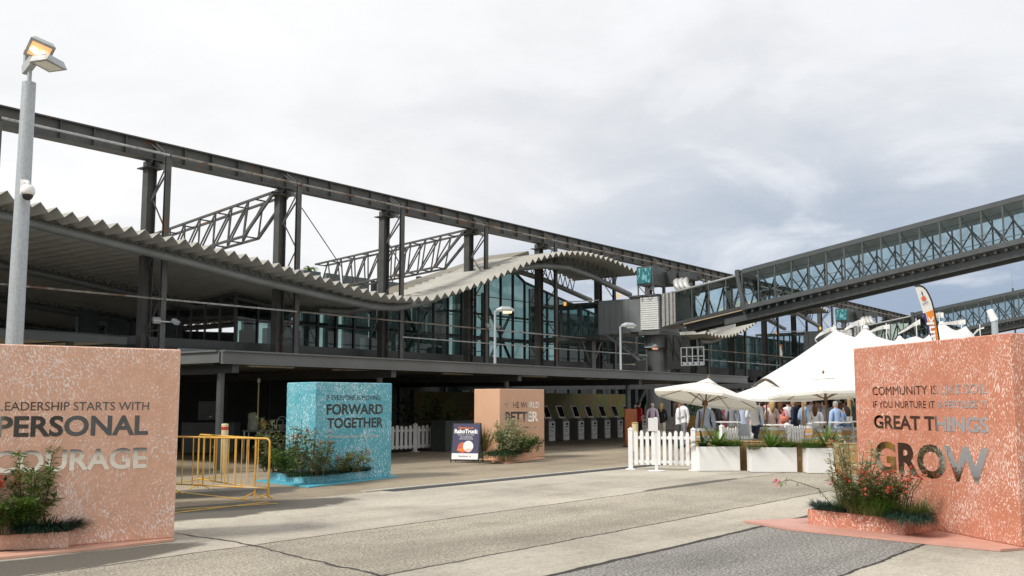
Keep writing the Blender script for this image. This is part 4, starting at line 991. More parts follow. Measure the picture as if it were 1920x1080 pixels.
q = p - FH * -.2 - RT * .1
t = thing('draped_cloth', 'crumpled grey green cloth bundle standing on the work table', 'cloth', (q.x, q.y, .87))
g = MB(); rr = random.Random(2); base = []
prof = [(.17, 0), (.16, .15), (.13, .3), (.12, .45), (.09, .52)]
g.lathe((0, 0, 0), prof, 14); g.v = [(x + .02 * math.sin(7 * z + 9 * y) - .05 * z, y, z + .02 * math.sin(11 * x)) for x, y, z in g.v]; g.build('cloth', mat('grey_green_cloth', (0.26, 0.28, 0.23), 0.9, 0, 0.15, 9), t)
q = p + FH * .2 + RT * .22
t = thing('takeaway_cup', 'tan paper cup on the work table', 'cup', (q.x, q.y, .87)); MB().lathe((0, 0, 0), [(.07, 0), (.095, .25)], 14).build('cup', mat('tan_paper', (0.45, 0.27, 0.10), 0.7), t); MB().lathe((0, 0, .25), [(.1, 0), (.1, .02), (.085, .035)], 14).build('lid', mat('brown_lid', (0.30, 0.16, 0.06), 0.5), t)
q = gp(484, 31.2)
t = thing('light_stand', 'thin pale pole standing behind the work table', 'pole', q); MB().tube([(0, 0, .02), (0, 0, 2.3)], .02, 8).build('pole', M['cream'], t); MB().lathe((0, 0, 0), [(.2, 0), (.2, .02), (.03, .04)], 12).build('base', M['dark'], t); MB().lathe((0, 0, 2.3), [(.04, 0), (.05, .08), (.03, .14)], 10).build('head', M['whitep'], t)
q = p + FH * .3 + RT * .75
t = thing('coffee_kit', 'dark wire rack of small equipment on the work table', 'rack', (q.x, q.y, .87)); g = MB(); arc = [(-.2 + .2 - .2 * math.cos(i * R(18)), 0, .2 + .2 * math.sin(i * R(18))) for i in range(11)]; g.tube([(-.2, 0, 0)] + arc + [(.2, 0, 0)], .012, 6); g.tube([(-.2, .2, .0), (-.2, .2, .3), (.2, .2, .3), (.2, .2, 0)], .012, 6); g.build('wire_frame', M['galv'], t); MB().box((.05, .1, .1), (.3, .16, .14)).build('box', M['mid'], t)

# white picket fences
def picket(label, a, b, h, n, posts=(0, 1), group='white picket fence panels'):
    ln = (b - a).length; t = thing('picket_fence', label, 'fence', (a.x, a.y, 0), ang(a, b), group)
    for u in posts:
        x = u * ln; g = MB(); g.span((x - .055, -.055, 0), (x + .055, .055, h + .02)); g.add([(x - .07, -.07, h + .02), (x + .07, -.07, h + .02), (x + .07, .07, h + .02), (x - .07, .07, h + .02), (x, 0, h + .08)], [(3, 2, 1, 0), (0, 1, 4), (1, 2, 4), (2, 3, 4), (3, 0, 4)]); g.span((x - .12, -.12, .0), (x + .12, .12, .02)); g.build('post', M['whitep'], t)
    for z in (.16, h - .22): MB().span((.06, -.012, z), (ln - .06, .02, z + .075)).build('rail', M['whitep'], t)
    for i in range(n):
        x = ln * (i + 1) / (n + 1); wd = ln / (n + 1) * .30; tp = h - .02 + .02 * math.sin(i * 1.9)
        g = MB(); pl = [(x - wd, .12), (x + wd, .12), (x + wd, tp - .05), (x + wd * .5, tp), (x - wd * .5, tp), (x - wd, tp - .05)]
        k = len(pl); g.add([(q[0], -.035, q[1]) for q in pl] + [(q[0], -.013, q[1]) for q in pl], [tuple(range(k)), tuple(reversed(range(k, 2 * k)))] + [(i2, i2 + k, (i2 + 1) % k + k, (i2 + 1) % k) for i2 in range(k)]); g.build('picket', M['whitep'], t)
    return t
fa, fb = G(1183, 880), G(1301, 882)
picket('white picket fence panel beside the first white planter, in front', fa, fb, .98, 10)
f2a, f2b = G(700, 852), G(815, 845)
picket('white picket fence panel behind the turquoise block', f2a, f2b, .92, 13, (0, .66, 1))
picket('low white picket fence panel behind the first planter plants', gp(1352, 30.5), gp(1403, 31.5), .95, 9)
picket('white picket fence panel between two barrels under the parasols', gp(1474, 30), gp(1516, 30.6), 1.02, 8)

# white trough planters with plants
plants = []
for i, (a, b, labs) in enumerate((((1312, 884), (1388, 883.5), ('first white trough planter, next to the picket fence', 'big dark strap leaved plant in the first white planter', 'broad leaved low plant spilling left from the first white planter', 'bushy green grass at the right end of the first white planter')),
                        ((1410, 886), (1495, 886), ('second white trough planter, in the middle of the row', 'upright bright strap leaved plant in the second white planter', 'low olive grass at the left of the second white planter', 'round green grass tuft at the right of the second white planter')),
                        ((1516, 888), (1602, 888), ('third white trough planter, beside the terracotta block', 'spiky strap leaved plant in the third white planter', 'round dark green grass tuft at the left of the third white planter', 'low mixed plant with an orange bloom in the third white planter')))):
    a, b = G(*a), G(*b); ln = (b - a).length; rz = ang(a, b); t = thing('trough_planter', labs[0], 'planter', (a.x, a.y, 0), rz, 'white trough planters in a row')
    h = .60; ww = .5
    g = MB(); g.span((0, 0, .012), (ln, ww, .05)); g.span((0, 0, .05), (ln, .025, h)); g.span((0, ww - .025, .05), (ln, ww, h)); g.span((0, .025, .05), (.025, ww - .025, h)); g.span((ln - .025, .025, .05), (ln, ww - .025, h)); g.build('trough', M['white'], t)
    MB().span((.026, .026, .3), (ln - .026, ww - .026, h - .05)).build('soil', M['soil'], t)
    u = (b - a).normalized(); nv = Vector((-u.y, u.x, 0)); c0 = a + u * ln * .5 + nv * .25; zz = h - .06
    def pp_(k): q = a + u * ln * k + nv * .24; return (q.x, q.y, zz)
    if i == 0:
        strap_plant(labs[1], pp_(.52), .92, 30, .085, 'lf1', .42); strap_plant(labs[2], pp_(.18), .75, 20, .09, 'lf2', .6); grass_clump(labs[3], pp_(.86), .48, 620, .7, .013, .4, 'lf1', .16, .16, name='grass_tussock')
    elif i == 1:
        strap_plant(labs[1], pp_(.50), .85, 24, .075, 'lf1', .22); grass_clump(labs[2], pp_(.18), .30, 620, .8, .012, .5, 'lf3', .30, .16, name='grass_tussock'); grass_clump(labs[3], pp_(.82), .44, 720, .75, .011, .35, 'lf1', .14, .14, name='grass_tussock')
    else:
        strap_plant(labs[1], pp_(.52), .92, 24, .07, 'lf1', .2); grass_clump(labs[2], pp_(.16), .46, 820, .75, .011, .3, 'lf1', .16, .16, name='grass_tussock'); leafy_shrub(labs[3], pp_(.74), .36, .4, 12, .07, .03, 'lf3', per=24, flowers=.25)
# woven reed screen behind the planters
a, b = gp(1303, 26.3), gp(1640, 23.6); ln = (b - a).length
t = thing('reed_screen', 'low woven reed screen behind the white planters', 'screen', (a.x, a.y, 0), ang(a, b))
g = MB(); n = int(ln / .03)
for i in range(n): x = ln * i / n; g.span((x, rv(.006), 0), (x + .026, .02 + rv(.006), .70 + rv(.012)))
g.build('reeds', M['reed'], t); g = MB(); g.span((0, -.02, .70), (ln, .05, .73)); g.build('top_rail', M['pole'], t)

# barrels, bar tables, parasols
def barrel_proto():
    t = thing('wine_barrel', 'x', 'barrel')
    prof = [(.27 + .075 * math.sin(math.pi * i / 10), .93 * i / 10) for i in range(11)]
    MB().lathe((0, 0, 0), prof, 24).build('staves', M['barrel'], t, smooth=False)
    for z0, z1 in ((.0, .07), (.20, .25), (.34, .385), (.545, .59), (.68, .73), (.86, .935)):
        r0 = .275 + .075 * math.sin(math.pi * z0 / .93); r1 = .275 + .075 * math.sin(math.pi * min(z1, .93) / .93); MB().lathe((0, 0, 0), [(r0 + .006, z0), (r1 + .006, z1)], 24).build('hoop', M['hoop'], t)
    MB().lathe((0, 0, .925), [(.26, 0), (.262, .012)], 24).build('barrel_head', M['wood'], t)
    return t
bar0 = barrel_proto(); first = True
for px, D, sc, lab in ((1317, 27.6, 1.1, 'oak barrel holding the tilted first parasol'), (1447, 28.5, 1.2, 'oak barrel under the middle parasol, left of the white tables'), (1549, 26.8, 1.25, 'oak barrel holding the right parasol behind the third planter'), (1596, 28.4, 1.15, 'oak barrel beside the terracotta block edge'), (1520, 30.6, 1.05, 'oak barrel to the right of the white picket panel')):
    q = gp(px, D)
    if first: r = bar0; r.location = q; r['label'] = lab; r['group'] = 'oak barrels used as tables'; first = False; r.scale = (sc, sc, 1.06)
    else: r = dup(bar0, q, random.random() * 3, lab); r.scale = (sc, sc, 1.06)
def bar_table(label, px, D, w_, h):
    q = gp(px, D); t = thing('bar_table', label, 'table', q, AL - R(90) + .1, 'white topped bar tables'); MB().span((-w_ / 2, -.3, h - .03), (w_ / 2, .3, h)).build('table_top', M['white'], t)
    MB().lathe((0, 0, .02), [(.035, 0), (.035, h - .06)], 10).build('leg', M['galv'], t); MB().lathe((0, 0, 0), [(.26, 0), (.26, .015), (.04, .03)], 14).build('foot', M['galv'], t)
bar_table('white topped bar table behind the first planter', 1365, 31.5, .62, 1.1); bar_table('white topped bar table between the middle barrel and picket panel', 1458, 29.6, .68, 1.05)
bar_table('white topped bar table in front of the seated couple', 1560, 29.8, .9, 1.12); bar_table('white topped bar table with cups by the terracotta block', 1597, 27.6, .5, 1.18)
for k, (px, D, z, lab) in enumerate(((1588, 27.55, 1.18, 'left white paper cup on the table by the terracotta block'), (1594, 27.55, 1.18, 'right white paper cup on the table by the terracotta block'))):
    q = gp(px, D, z); t = thing('paper_cup', lab, 'cup', q); MB().lathe((0, 0, 0), [(.035, 0), (.045, .11)], 10).build('cup', M['white'], t); MB().lathe((0, 0, .11), [(.048, 0), (.048, .012)], 10).build('lid', M['white'], t)
def parasol(label, px, D, py_top, tilt, rad, drop, pz=.93, r0=0.4):
    q = gp(px, D); zt = at(px, py_top, D).z; t = thing('parasol', label, 'parasol', (q.x, q.y, 0), AL - R(90) + r0, 'white market parasols on timber poles')
    Tm = Euler(tilt).to_matrix(); base = Vector((0, 0, pz)); Ln = zt - pz
    def T(v): return base + Tm @ (Vector(v) - base)
    n = 8
    g = MB(); vs = [T((0, 0, zt))]; ring = []; m = 5
    for j in range(1, m + 1):
        for i in range(n * 4):
            a = 2 * math.pi * i / (n * 4); u = j / m; seg = (i % 4) / 4; sag = math.sin(math.pi * seg) * .018 * u; rr = rad * u * (math.cos(math.pi / n) / math.cos((a % (2 * math.pi / n)) - math.pi / n)) ** .75
            vs.append(T((rr * math.cos(a), rr * math.sin(a), zt - drop * (u ** 1.08) - sag)))
    K = n * 4; fs = [(0, 1 + i, 1 + (i + 1) % K) for i in range(K)]
    for j in range(1, m):
        for i in range(K): a, b = 1 + (j - 1) * K + i, 1 + (j - 1) * K + (i + 1) % K; fs.append((a, a + K, b + K, b))
    k0 = 1 + (m - 1) * K; low = []
    for i in range(K): low.append(Vector(vs[k0 + i]) + Tm @ Vector((0, 0, -.07)))
    nb = len(vs); vs += low
    for i in range(K): fs.append((k0 + i, nb + i, nb + (i + 1) % K, k0 + (i + 1) % K))
    g.add(vs, fs); g.build('canopy', M['canvas'], t, smooth=False)
    g = MB(); vs = [T((0, 0, zt + .09))] + [T((rad * .2 * math.cos(2 * math.pi * i / 16), rad * .2 * math.sin(2 * math.pi * i / 16), zt - drop * .2 ** 1.08 + .012)) for i in range(16)]; g.add(vs, [(0, 1 + i, 1 + (i + 1) % 16) for i in range(16)]); g.build('vent_cap', M['canvas'], t)
    MB().tube([T((0, 0, .05 if not any(tilt) else pz)), T((0, 0, zt + .1))], .024, 10).build('pole', M['wood'], t)
    MB().lathe(T((0, 0, zt + .09)), [(.02, 0), (.035, .03), (.01, .09)], 8).build('finial', M['wood'], t)
    for i in range(n):
        a = 2 * math.pi * i / n; MB().tube([T((.03 * math.cos(a), .03 * math.sin(a), zt - .06)), T((rad * math.cos(a) * .98, rad * math.sin(a) * .98, zt - drop - .05))], .011, 5).build('rib', M['wood'], t)
        MB().tube([T((.03 * math.cos(a), .03 * math.sin(a), zt - drop - .12)), T((rad * .5 * math.cos(a), rad * .5 * math.sin(a), zt - drop * .5 - .05))], .010, 5).build('strut', M['wood'], t)
    MB().lathe(T((0, 0, zt - drop - .18)), [(.05, 0), (.05, .1)], 10).build('hub', M['wood'], t)
parasol('white parasol tilted to the right over the picket fence barrel', 1315, 27.6, 713, (R(-4.5), R(10), 0), 1.45, .46, r0=.1)
parasol('white parasol in the middle, farther back over the crowd', 1437, 31.5, 719, (0, 0, 0), 1.45, .48, r0=.2)
parasol('white parasol on the right, cut off by the terracotta block', 1551, 26.8, 706, (R(-4), 0, 0), 1.50, .46, r0=.45)
# timber posts and guy straps of the marquee
for k, (px, D, lab) in enumerate(((1406, 33.5, 'short amber timber post beside the man with raised arm'), (1592, 31.0, 'amber timber post under the right parasol'), (1444, 33.8, 'amber timber post behind the middle parasol pole'))):
    q = gp(px, D); t = thing('timber_post', lab, 'post', q, 0, 'timber posts of the marquee'); MB().lathe((0, 0, 0), [(.055, 0), (.05, 2.2 if k else 1.1)], 10).build('shaft', M['pole'], t); MB().lathe((0, 0, 0), [(.12, 0), (.12, .02)], 12).build('base', M['dark'], t)
# sign stand in front of the picket fence
q = G(1231, 883.5); t = thing('sign_stand', 'white sign board on a slim post in front of the picket fence', 'sign stand', (q.x, q.y, 0), AL - R(90) + .15)
MB().lathe((0, 0, 0), [(.21, .004), (.21, .02), (.05, .03)], 20).build('base', M['white'], t); MB().span((-.03, -.02, .025), (.03, .02, 1.32)).build('post', M['white'], t); MB().span((-.20, -.045, .98), (.04, -.021, 1.30)).build('board', M['white'], t)
# folding sign
a, b = G(845, 867), G(897, 868); ln = (b - a).length
t = thing('folding_sign', 'navy folding sign board reading RaboTruck on the paving', 'sign', (a.x, a.y, 0), ang(a, b))
tl = R(10); hh = 1.12
def ap(x, s, o=0.0): return Vector((x, s * math.sin(tl) - o * math.cos(tl), s * math.cos(tl) + o * math.sin(tl)))
g = MB()
for x in (0, ln): g.bar(ap(x, 0), ap(x, hh), .025, .025); g.bar(Vector((x, 2 * hh * math.sin(tl), 0)), ap(x, hh), .025, .025); g.bar(ap(x, hh * .5), Vector((x, 1.5 * hh * math.sin(tl), hh * .5)), .015, .015)
g.bar(ap(0, .06), ap(ln, .06), .02, .02); g.bar(ap(0, hh), ap(ln, hh), .02, .02); g.bar(Vector((0, 1.88 * hh * math.sin(tl), .06)), Vector((ln, 1.88 * hh * math.sin(tl), .06)), .02, .02); g.build('frame', M['black'], t)
def panel(s0, s1, x0, x1, o0, o1): 
    g = MB(); vs = [ap(x, s, o) for s in (s0, s1) for x in (x0, x1) for o in (o0, o1)]; g.add(vs, [(0, 2, 3, 1), (4, 5, 7, 6), (0, 1, 5, 4), (2, 6, 7, 3), (0, 4, 6, 2), (1, 3, 7, 5)]); return g
sp_ = panel(.09, hh - .02, .02, ln - .02, 0, .012).build('panel', M['navy'], t)
panel(.09, .26, .02, ln - .02, .0125, .015).build('white_strip', M['printw'], t)
g = MB(); vs = [Vector((x, 2 * hh * math.sin(tl) - s * math.sin(tl), s * math.cos(tl))) for s, x in ((.1, .02), (.1, ln - .02), (hh - .05, ln - .02), (hh - .05, .02))]; g.add(vs + [v + Vector((0, .012, 0)) for v in vs], [(0, 1, 2, 3), (7, 6, 5, 4), (0, 4, 5, 1), (1, 5, 6, 2), (2, 6, 7, 3), (3, 7, 4, 0)]); g.build('back_panel', M['kioskgrey'], t)
def on_sign(s, x0, x1, s0, s1, mt, bold=0):
    o = text_mesh('printed_lettering', s, x0 * ln, x1 * ln, s0, s1, mt, t, y=0, depth=.002, bold=bold)
    for v in o.data.vertices: x, y, z = v.co; v.co = ap(x, z, .014 - y)
on_sign('Welcome to our', .20, .76, .955, 1.01, M['orange'], .03); on_sign('RaboTruck', .07, .93, .82, .945, M['printw'], .05)
for k, (s, x0, x1) in enumerate((('Stop by for a chat and coffee', .2, .8), ('with our Rabobank team', .28, .74), ('and to see our trucks', .27, .76))): on_sign(s, x0, x1, .765 - .055 * k, .795 - .055 * k, M['printw'], .02)
on_sign('Rabobank', .28, .62, .155, .20, M['navy'], .02)
def disc(cx, cs, r, o, mt, nm, a0=0, a1=360):
    g = MB(); n = 28; vs = [ap(cx * ln, cs, o)] + [ap(cx * ln + r * math.cos(R(a0 + (a1 - a0) * i / n)), cs + r * math.sin(R(a0 + (a1 - a0) * i / n)), o) for i in range(n + 1)]; g.add(vs, [(0, 1 + i, 2 + i) for i in range(n)]); g.build(nm, mt, t)
disc(.40, .42, .15, .0140, M['coral'], 'coral_graphic'); g = MB(); g.add([ap(.2 * ln, .33, .016), ap(.55 * ln, .33, .016), ap(.6 * ln, .40, .016), ap(.22 * ln, .39, .016)], [(0, 1, 2, 3)]); g.build('orange_graphic', M['orange'], t)
disc(.60, .46, .155, .0180, M['printw'], 'white_disc_graphic'); disc(.62, .40, .11, .020, M['pinkp'], 'pink_graphic', 190, 350); disc(.69, .175, .022, .017, M['coral'], 'small_emblem')
# dark counter behind the folding sign and shrub in the shade
a = gp(836, 35); t = thing('service_counter', 'dark green grey counter behind the folding sign', 'counter', a, 0)
g = MB(); g.span((0, 0, 0), (1.9, .7, 1.02)); g.build('counter_body', mat('counter_green', (0.045, 0.062, 0.055), 0.6, 0, 0.15, 3), t, bevel=.01); MB().span((-.03, -.03, 1.021), (1.93, .73, 1.06)).build('counter_top', M['mid'], t)
q = gp(800, 38); leafy_shrub('large dark leafy plant in the shade left of the mural', (q.x, q.y, .0), 2.0, 1.5, 26, .26, .13, 'lf2', per=26, lean=.5, name='shade_plant', cat='plant')
q = gp(868, 35.4); leafy_shrub('plant with orange blooms on the dark counter', (q.x, q.y, 1.06), .3, .7, 14, .09, .035, 'lf2', per=20, flowers=.6, name='potted_plant', cat='plant')
a, b = PY(776, 757, 30.8), PY(1182, 757, 30.8); a, b = Vector((a.x, 30.8, 0)), Vector((b.x, 30.8, 0))
t = thing('botanical_mural', 'olive and gold botanical mural wall behind the check-in kiosks', 'mural', (a.x, 30.8, 0)); MB().span((0, 0, 0), (b.x - a.x, .12, 2.2)).build('painted_wall', M['gwall'], t); MB().span((-.06, -.04, 0), (0, .16, 2.25)).build('end_trim', M['dark'], t)
t = thing('dark_partition', 'black partition wall left of the mural under the canopy', 'partition', (a.x - 13, 32.5, 0)); MB().span((0, 0, 0), (12.8, .15, 2.68)).build('panel', M['wall_dark'], t); g = MB(); 
for i in range(7): g.span((i * 2.1, -.03, 0), (i * 2.1 + .08, 0, 2.68))
g.build('batten', M['dark'], t)

# check-in kiosks
def kiosk_proto():
    t = thing('checkin_kiosk', 'x', 'kiosk')
    MB().span((0, .02, .02), (.46, .62, .98)).build('cabinet', M['kioskgrey'], t, bevel=.01)
    MB().span((.02, -.02, .02), (.46, .019, .86)).build('front_panel', M['kioskwhite'], t)
    g = MB(); g.span((.20, -.06, .70), (.32, -.021, .80)); g.span((.14, -.05, .60), (.34, -.021, .64)); g.build('reader', M['black'], t)
    g = MB(); g.tube([(.03, -.024, .27), (.10, -.024, .22), (.22, -.024, .21), (.34, -.024, .25), (.45, -.024, .33)], .009, 5); g.build('red_stripe', M['redline'], t)
    g = MB(); g.span((.12, -.025, .46), (.34, -.021, .50)); g.span((.12, -.025, .40), (.34, -.021, .43)); g.build('grey_print', M['galv'], t)
    Mx = Euler((R(-22), 0, 0)).to_matrix()
    MB().box((.22, .30, 1.28), (.50, .05, .62), M=Mx).build('screen_bezel', M['kioskwhite'], t, bevel=.015); MB().box(Vector((.22, .30, 1.28)) + Mx @ Vector((0, -.03, 0)), (.38, .012, .48), M=Mx).build('screen', M['screen'], t)
    MB().span((.12, .22, .98), (.32, .34, 1.05)).build('neck', M['mid'], t)
    return t
kk = kiosk_proto(); pos = [1029, 1056, 1084, 1109, 1134, 1158, 1181, 1203]
kl = ['grey and white check-in kiosk right beside the pale peach block, first of the row', 'second check-in kiosk from the pale peach block', 'third check-in kiosk from the pale peach block', 'fourth check-in kiosk from the pale peach block', 'fifth check-in kiosk, last one clear of the canopy column', 'check-in kiosk half hidden by the rust panel', 'check-in kiosk used by the person in red', 'last check-in kiosk, in front of the pale pink shirt']
for i, px in enumerate(pos):
    q = PY(px, 800, 25.9)
    if i == 0: kk.location = (q.x, 25.9, 0); kk['label'] = kl[0]; kk['group'] = 'check-in kiosks in a row'
    else: dup(kk, (q.x, 25.9, 0), None, kl[i])
q = gp(1183, 39); t = thing('rust_screen', 'rust orange upright panel behind the canopy column by the kiosks', 'panel', q, AL - R(60)); MB().span((-.28, 0, .05), (.28, .06, 1.45)).build('panel', M['rust_panel'], t); MB().span((-.3, -.1, 0), (.3, .16, .05)).build('foot', M['dark'], t)
q = gp(1190, 36); t = thing('cream_bin', 'cream cylinder bin behind the left end of the picket fence', 'bin', q); MB().lathe((0, 0, 0), [(.11, 0), (.115, .95)], 16).build('drum', M['cream'], t); MB().lathe((0, 0, .95), [(.125, 0), (.125, .03), (.08, .05)], 16).build('lid', M['pole'], t)
a = gp(1247, 46); t = thing('concrete_barrier', 'rough grey concrete block wall behind the picket fence', 'barrier', a, AL - R(90)); MB().span((0, 0, 0), (.62, .5, 1.05)).build('concrete', M['gconc'], t, bevel=.03); MB().span((.02, -.004, .45), (.6, 0, .48)).build('joint', M['dark'], t)
a = gp(1282, 47); t = thing('striped_counter', 'amber timber counter with black and white striped front', 'counter', a, AL - R(90)); MB().span((0, 0, .3), (.85, .4, 1.1)).build('counter_body', mat('amber_panel', (0.30, 0.16, 0.03), 0.6, 0, 0.25, 3), t)
for i in range(4): MB().bar((.05 + .2 * i, -.04, .33), (.2 + .2 * i, -.04, .6), .1, .03).build('stripe', M['white'] if i % 2 else M['black'], t)
t2 = MB(); t2.span((0, .02, 0), (.85, .38, .3)); t2.build('plinth', M['dark'], t)
a = gp(1402, 29); t = thing('cafe_chair', 'grey metal chair behind the first and second planters', 'chair', a, AL - R(90) + .5)
MB().span((-.2, -.2, .62), (.2, .2, .65)).build('seat', M['galv'], t); MB().box((0, .2, .9), (.40, .02, .34)).build('backrest', M['galv'], t)
for x in (-.18, .18):
    for y in (-.18, .18): MB().bar((x, y, 0), (x, y, .64 if y < 0 else 1.0), .025, .025).build('leg', M['galv'], t)
a = gp(1408, 26.6); t = thing('napkin', 'crumpled white napkin on the reed screen rail', 'napkin', (a.x, a.y, .73), .4); g = MB(); g.add([(-.14, 0, .02), (.1, -.03, 0), (.13, .02, .1), (-.05, .03, .2), (.02, -.05, .13)], [(0, 1, 4), (1, 2, 4), (2, 3, 4), (3, 0, 4)]); g.build('paper', M['white'], t)

# ================================================================== MARQUEE, FLAGS
def marquee(label, cpos, hw, hd, peaks, zedge, group='white peaked marquees'):
    t = thing('marquee', label, 'marquee', (cpos.x, cpos.y, 0), AL - R(90), group)
    nx, ny = 72, 44; vs = []; fs = []
    for j in range(ny + 1):
        for i in range(nx + 1):
            x = -hw + 2 * hw * i / nx; y = -hd + 2 * hd * j / ny; z = 0
            for (pxx, pyy, pzz, rr) in peaks:
                d = math.hypot(x - pxx, y - pyy); z += max(0.0, (pzz - zedge) * max(0, 1 - d / rr) ** 1.18) ** 3
            z = zedge + z ** (1 / 3) - .10 * math.sin(math.pi * (i / nx)) * 0
            ex = 1 - (1 - abs(x / hw) ** 8) * (1 - abs(y / hd) ** 8); vs.append((x, y, z - .12 * ex * (1 + math.sin(x * 2.1) * .4)))
    for j in range(ny):
        for i in range(nx): a = j * (nx + 1) + i; fs.append((a, a + 1, a + nx + 2, a + nx + 1))
    g = MB(); g.add(vs, fs); g.build('roof_skin', M['tent'], t, smooth=True, solid=.01)
    for (pxx, pyy, pzz, rr) in peaks: MB().tube([(pxx, pyy, 0), (pxx, pyy, pzz - .02)], .05, 8).build('mast', M['galv'], t); MB().lathe((pxx, pyy, pzz - .12), [(.16, 0), (.10, .12), (.04, .16)], 12).build('peak_cap', M['tent'], t)
    for x in (-hw + .1, 0, hw - .1):
        for y in (-hd + .1, hd - .1): MB().tube([(x, y, 0), (x, y, zedge - .1)], .045, 8).build('pole', M['pole'], t)
    return t
D1 = 37.0; pk = at(1572, 621, D1); cpos = gp(1572, D1) + RT * 4.2
marquee('big white peaked marquee over the standing crowd', cpos, 6.9, 4.6, [(-4.2, 0, pk.z, 3.7), (-2.7, .1, pk.z - .40, 3.6), (-1.2, .2, pk.z - .30, 3.8), (.6, .2, pk.z - .15, 3.9), (4.6, 0, pk.z - .1, 3.6)], 2.2)
D2 = 48.0; c2 = gp(1720, D2)
def lx(px): return (gp(px, D2) - c2).dot(RT)
marquee('farther white marquee whose peaks show above the terracotta block', c2, 7.5, 3.6, [(lx(1622), -.5, at(1622, 613, D2).z, 3.0), (lx(1768), -.3, at(1768, 605, D2).z, 3.0), (lx(1818), 0, at(1818, 616, D2).z, 2.4), (lx(1700), .5, at(1700, 630, D2).z, 2.6)], 2.6)
def streamer(label, pole_px, pole_top, D, pts, wd):
    q = gp(pole_px, D); zt = at(pole_px, pole_top, D).z; t = thing('streamer_flag', label, 'flag', q, 0, 'white streamer flags around the marquees')
    MB().tube([(0, 0, 0), (0, 0, zt)], [.035, .018], 8).build('flag_pole', M['whitep'], t)
    g = MB(); P = [at(x, y, D + .25 * math.sin(i * 1.7)) - q for i, (x, y) in enumerate(pts)]; n = len(P); vs = []
    for i, p in enumerate(P): h = wd[i] * D / F; o = FH * (.08 * math.sin(i * 2.1)); vs += [p, p + o + Vector((0, 0, -h))]
    g.add(vs, [(2 * i, 2 * i + 1, 2 * i + 3, 2 * i + 2) for i in range(n - 1)]); g.build('cloth', M['canvas'], t, smooth=True)
streamer('white streamer flag curling left of the marquee peak', 1568, 609, 40, [(1568, 611), (1556, 614), (1545, 619), (1535, 626), (1528, 634), (1534, 643), (1536, 648)], [9, 8, 7, 5, 4, 3, 2])
streamer('white streamer flag right of the teal mosaic unit', 1621, 596, 44, [(1621, 597), (1610, 600), (1600, 604), (1592, 610), (1584, 616)], [13, 11, 8, 6, 4])
streamer('white streamer flag drooping in the middle of the marquee', 1668, 606, 44, [(1668, 608), (1655, 610), (1643, 614), (1632, 620)], [9, 7, 6, 4])
streamer('long pointed white streamer flag left of the banner', 1725, 597, 44, [(1725, 598), (1712, 606), (1700, 614), (1684, 625)], [10, 7, 5, 2])
streamer('short square white flag behind the feather banner', 1769, 585, 48, [(1769, 586), (1762, 586), (1754, 587)], [10, 10, 9])
streamer('white streamer flag level above the block top', 1810, 598, 46, [(1810, 599), (1795, 601), (1782, 603), (1768, 605)], [9, 8, 6, 4])
streamer('small thin white streamer flag near the right end of the block', 1845, 608, 44, [(1845, 613), (1838, 615), (1831, 618), (1825, 626)], [3, 3, 4, 3])
q = gp(1873, 38); zt = at(1866, 580, 38).z
t = thing('vent_pipe', 'grey pipe with a bent white top behind the terracotta block', 'pipe', q); MB().tube([(0, 0, 0), (0, 0, zt - .4)], .12, 12).build('pipe', M['galv'], t)
v = -RT * .17; MB().tube([(0, 0, zt - .42), tuple(v * .3 + Vector((0, 0, zt - .3))), tuple(v + Vector((0, 0, zt - .02)))], [.15, .14, .12], 12).build('white_top', M['white'], t)
# feather banner
Df = 34.0; base = gp(1752, Df)
t = thing('feather_banner', 'tall leaning feather banner in white, orange and navy above the terracotta block', 'banner', base)
def fp(x, y, o=0): return at(x, y, Df) - base + FH * o
edge = [(1715, 536.5), (1724, 535.5), (1731, 538), (1737, 544), (1742, 553), (1747, 565), (1751, 580), (1755, 600), (1760, 630), (1768, 700), (1770, 757)]
left = [(1715, 537), (1718, 546), (1720.5, 553), (1723, 561), (1726, 570), (1729, 580), (1731, 588), (1735, 602), (1747, 640), (1756, 700), (1757, 735)]
MB().tube([fp(*p) for p in edge] + [fp(1771, 790)], .03, 8).build('flexible_pole', M['black'], t)
MB().lathe((fp(1771, 800).x, fp(1771, 800).y, 0), [(.3, 0), (.3, .04), (.05, .1)], 12).build('base', M['dark'], t)
def strip(i0, i1, u0, u1, o, mt, nm):
    g = MB(); vs = []
    for i in range(i0, i1 + 1):
        L_, R_ = fp(*left[i], o), fp(*edge[i], o); vs += [L_.lerp(R_, u0), L_.lerp(R_, u1)]
    g.add(vs, [(2 * k, 2 * k + 1, 2 * k + 3, 2 * k + 2) for k in range(i1 - i0)]); g.build(nm, mt, t, solid=.004)
strip(0, 6, 0, 1, 0, M['canvas'], 'white_cloth'); strip(6, 10, 0, .20, 0, M['navyflag'], 'navy_cloth'); strip(6, 10, .20, .25, 0, M['canvas'], 'white_stripe'); strip(6, 10, .25, 1, 0, M['orangeflag'], 'orange_cloth')
g = MB(); c_ = fp(1731.5, 560, -.03); u_ = (fp(1736, 572) - fp(1727, 548)).normalized(); s_ = u_.cross(FH).normalized(); n = 20
g.add([c_] + [c_ + (RT * math.cos(6.283 * i / n) + Vector((0, 0, 1)) * math.sin(6.283 * i / n)) * .085 for i in range(n)], [(0, 1 + i, 1 + (i + 1) % n) for i in range(n)]); g.build('orange_emblem', M['coral'], t)
g = MB(); a_, b_2 = fp(1727.4, 545.5, -.03), fp(1730, 557, -.034); m1 = a_.lerp(b_2, .35); g.add([a_, m1 + RT * .025, b_2, m1 - RT * .025], [(0, 1, 2, 3)]); g.build('dark_emblem', M['navyflag'], t)
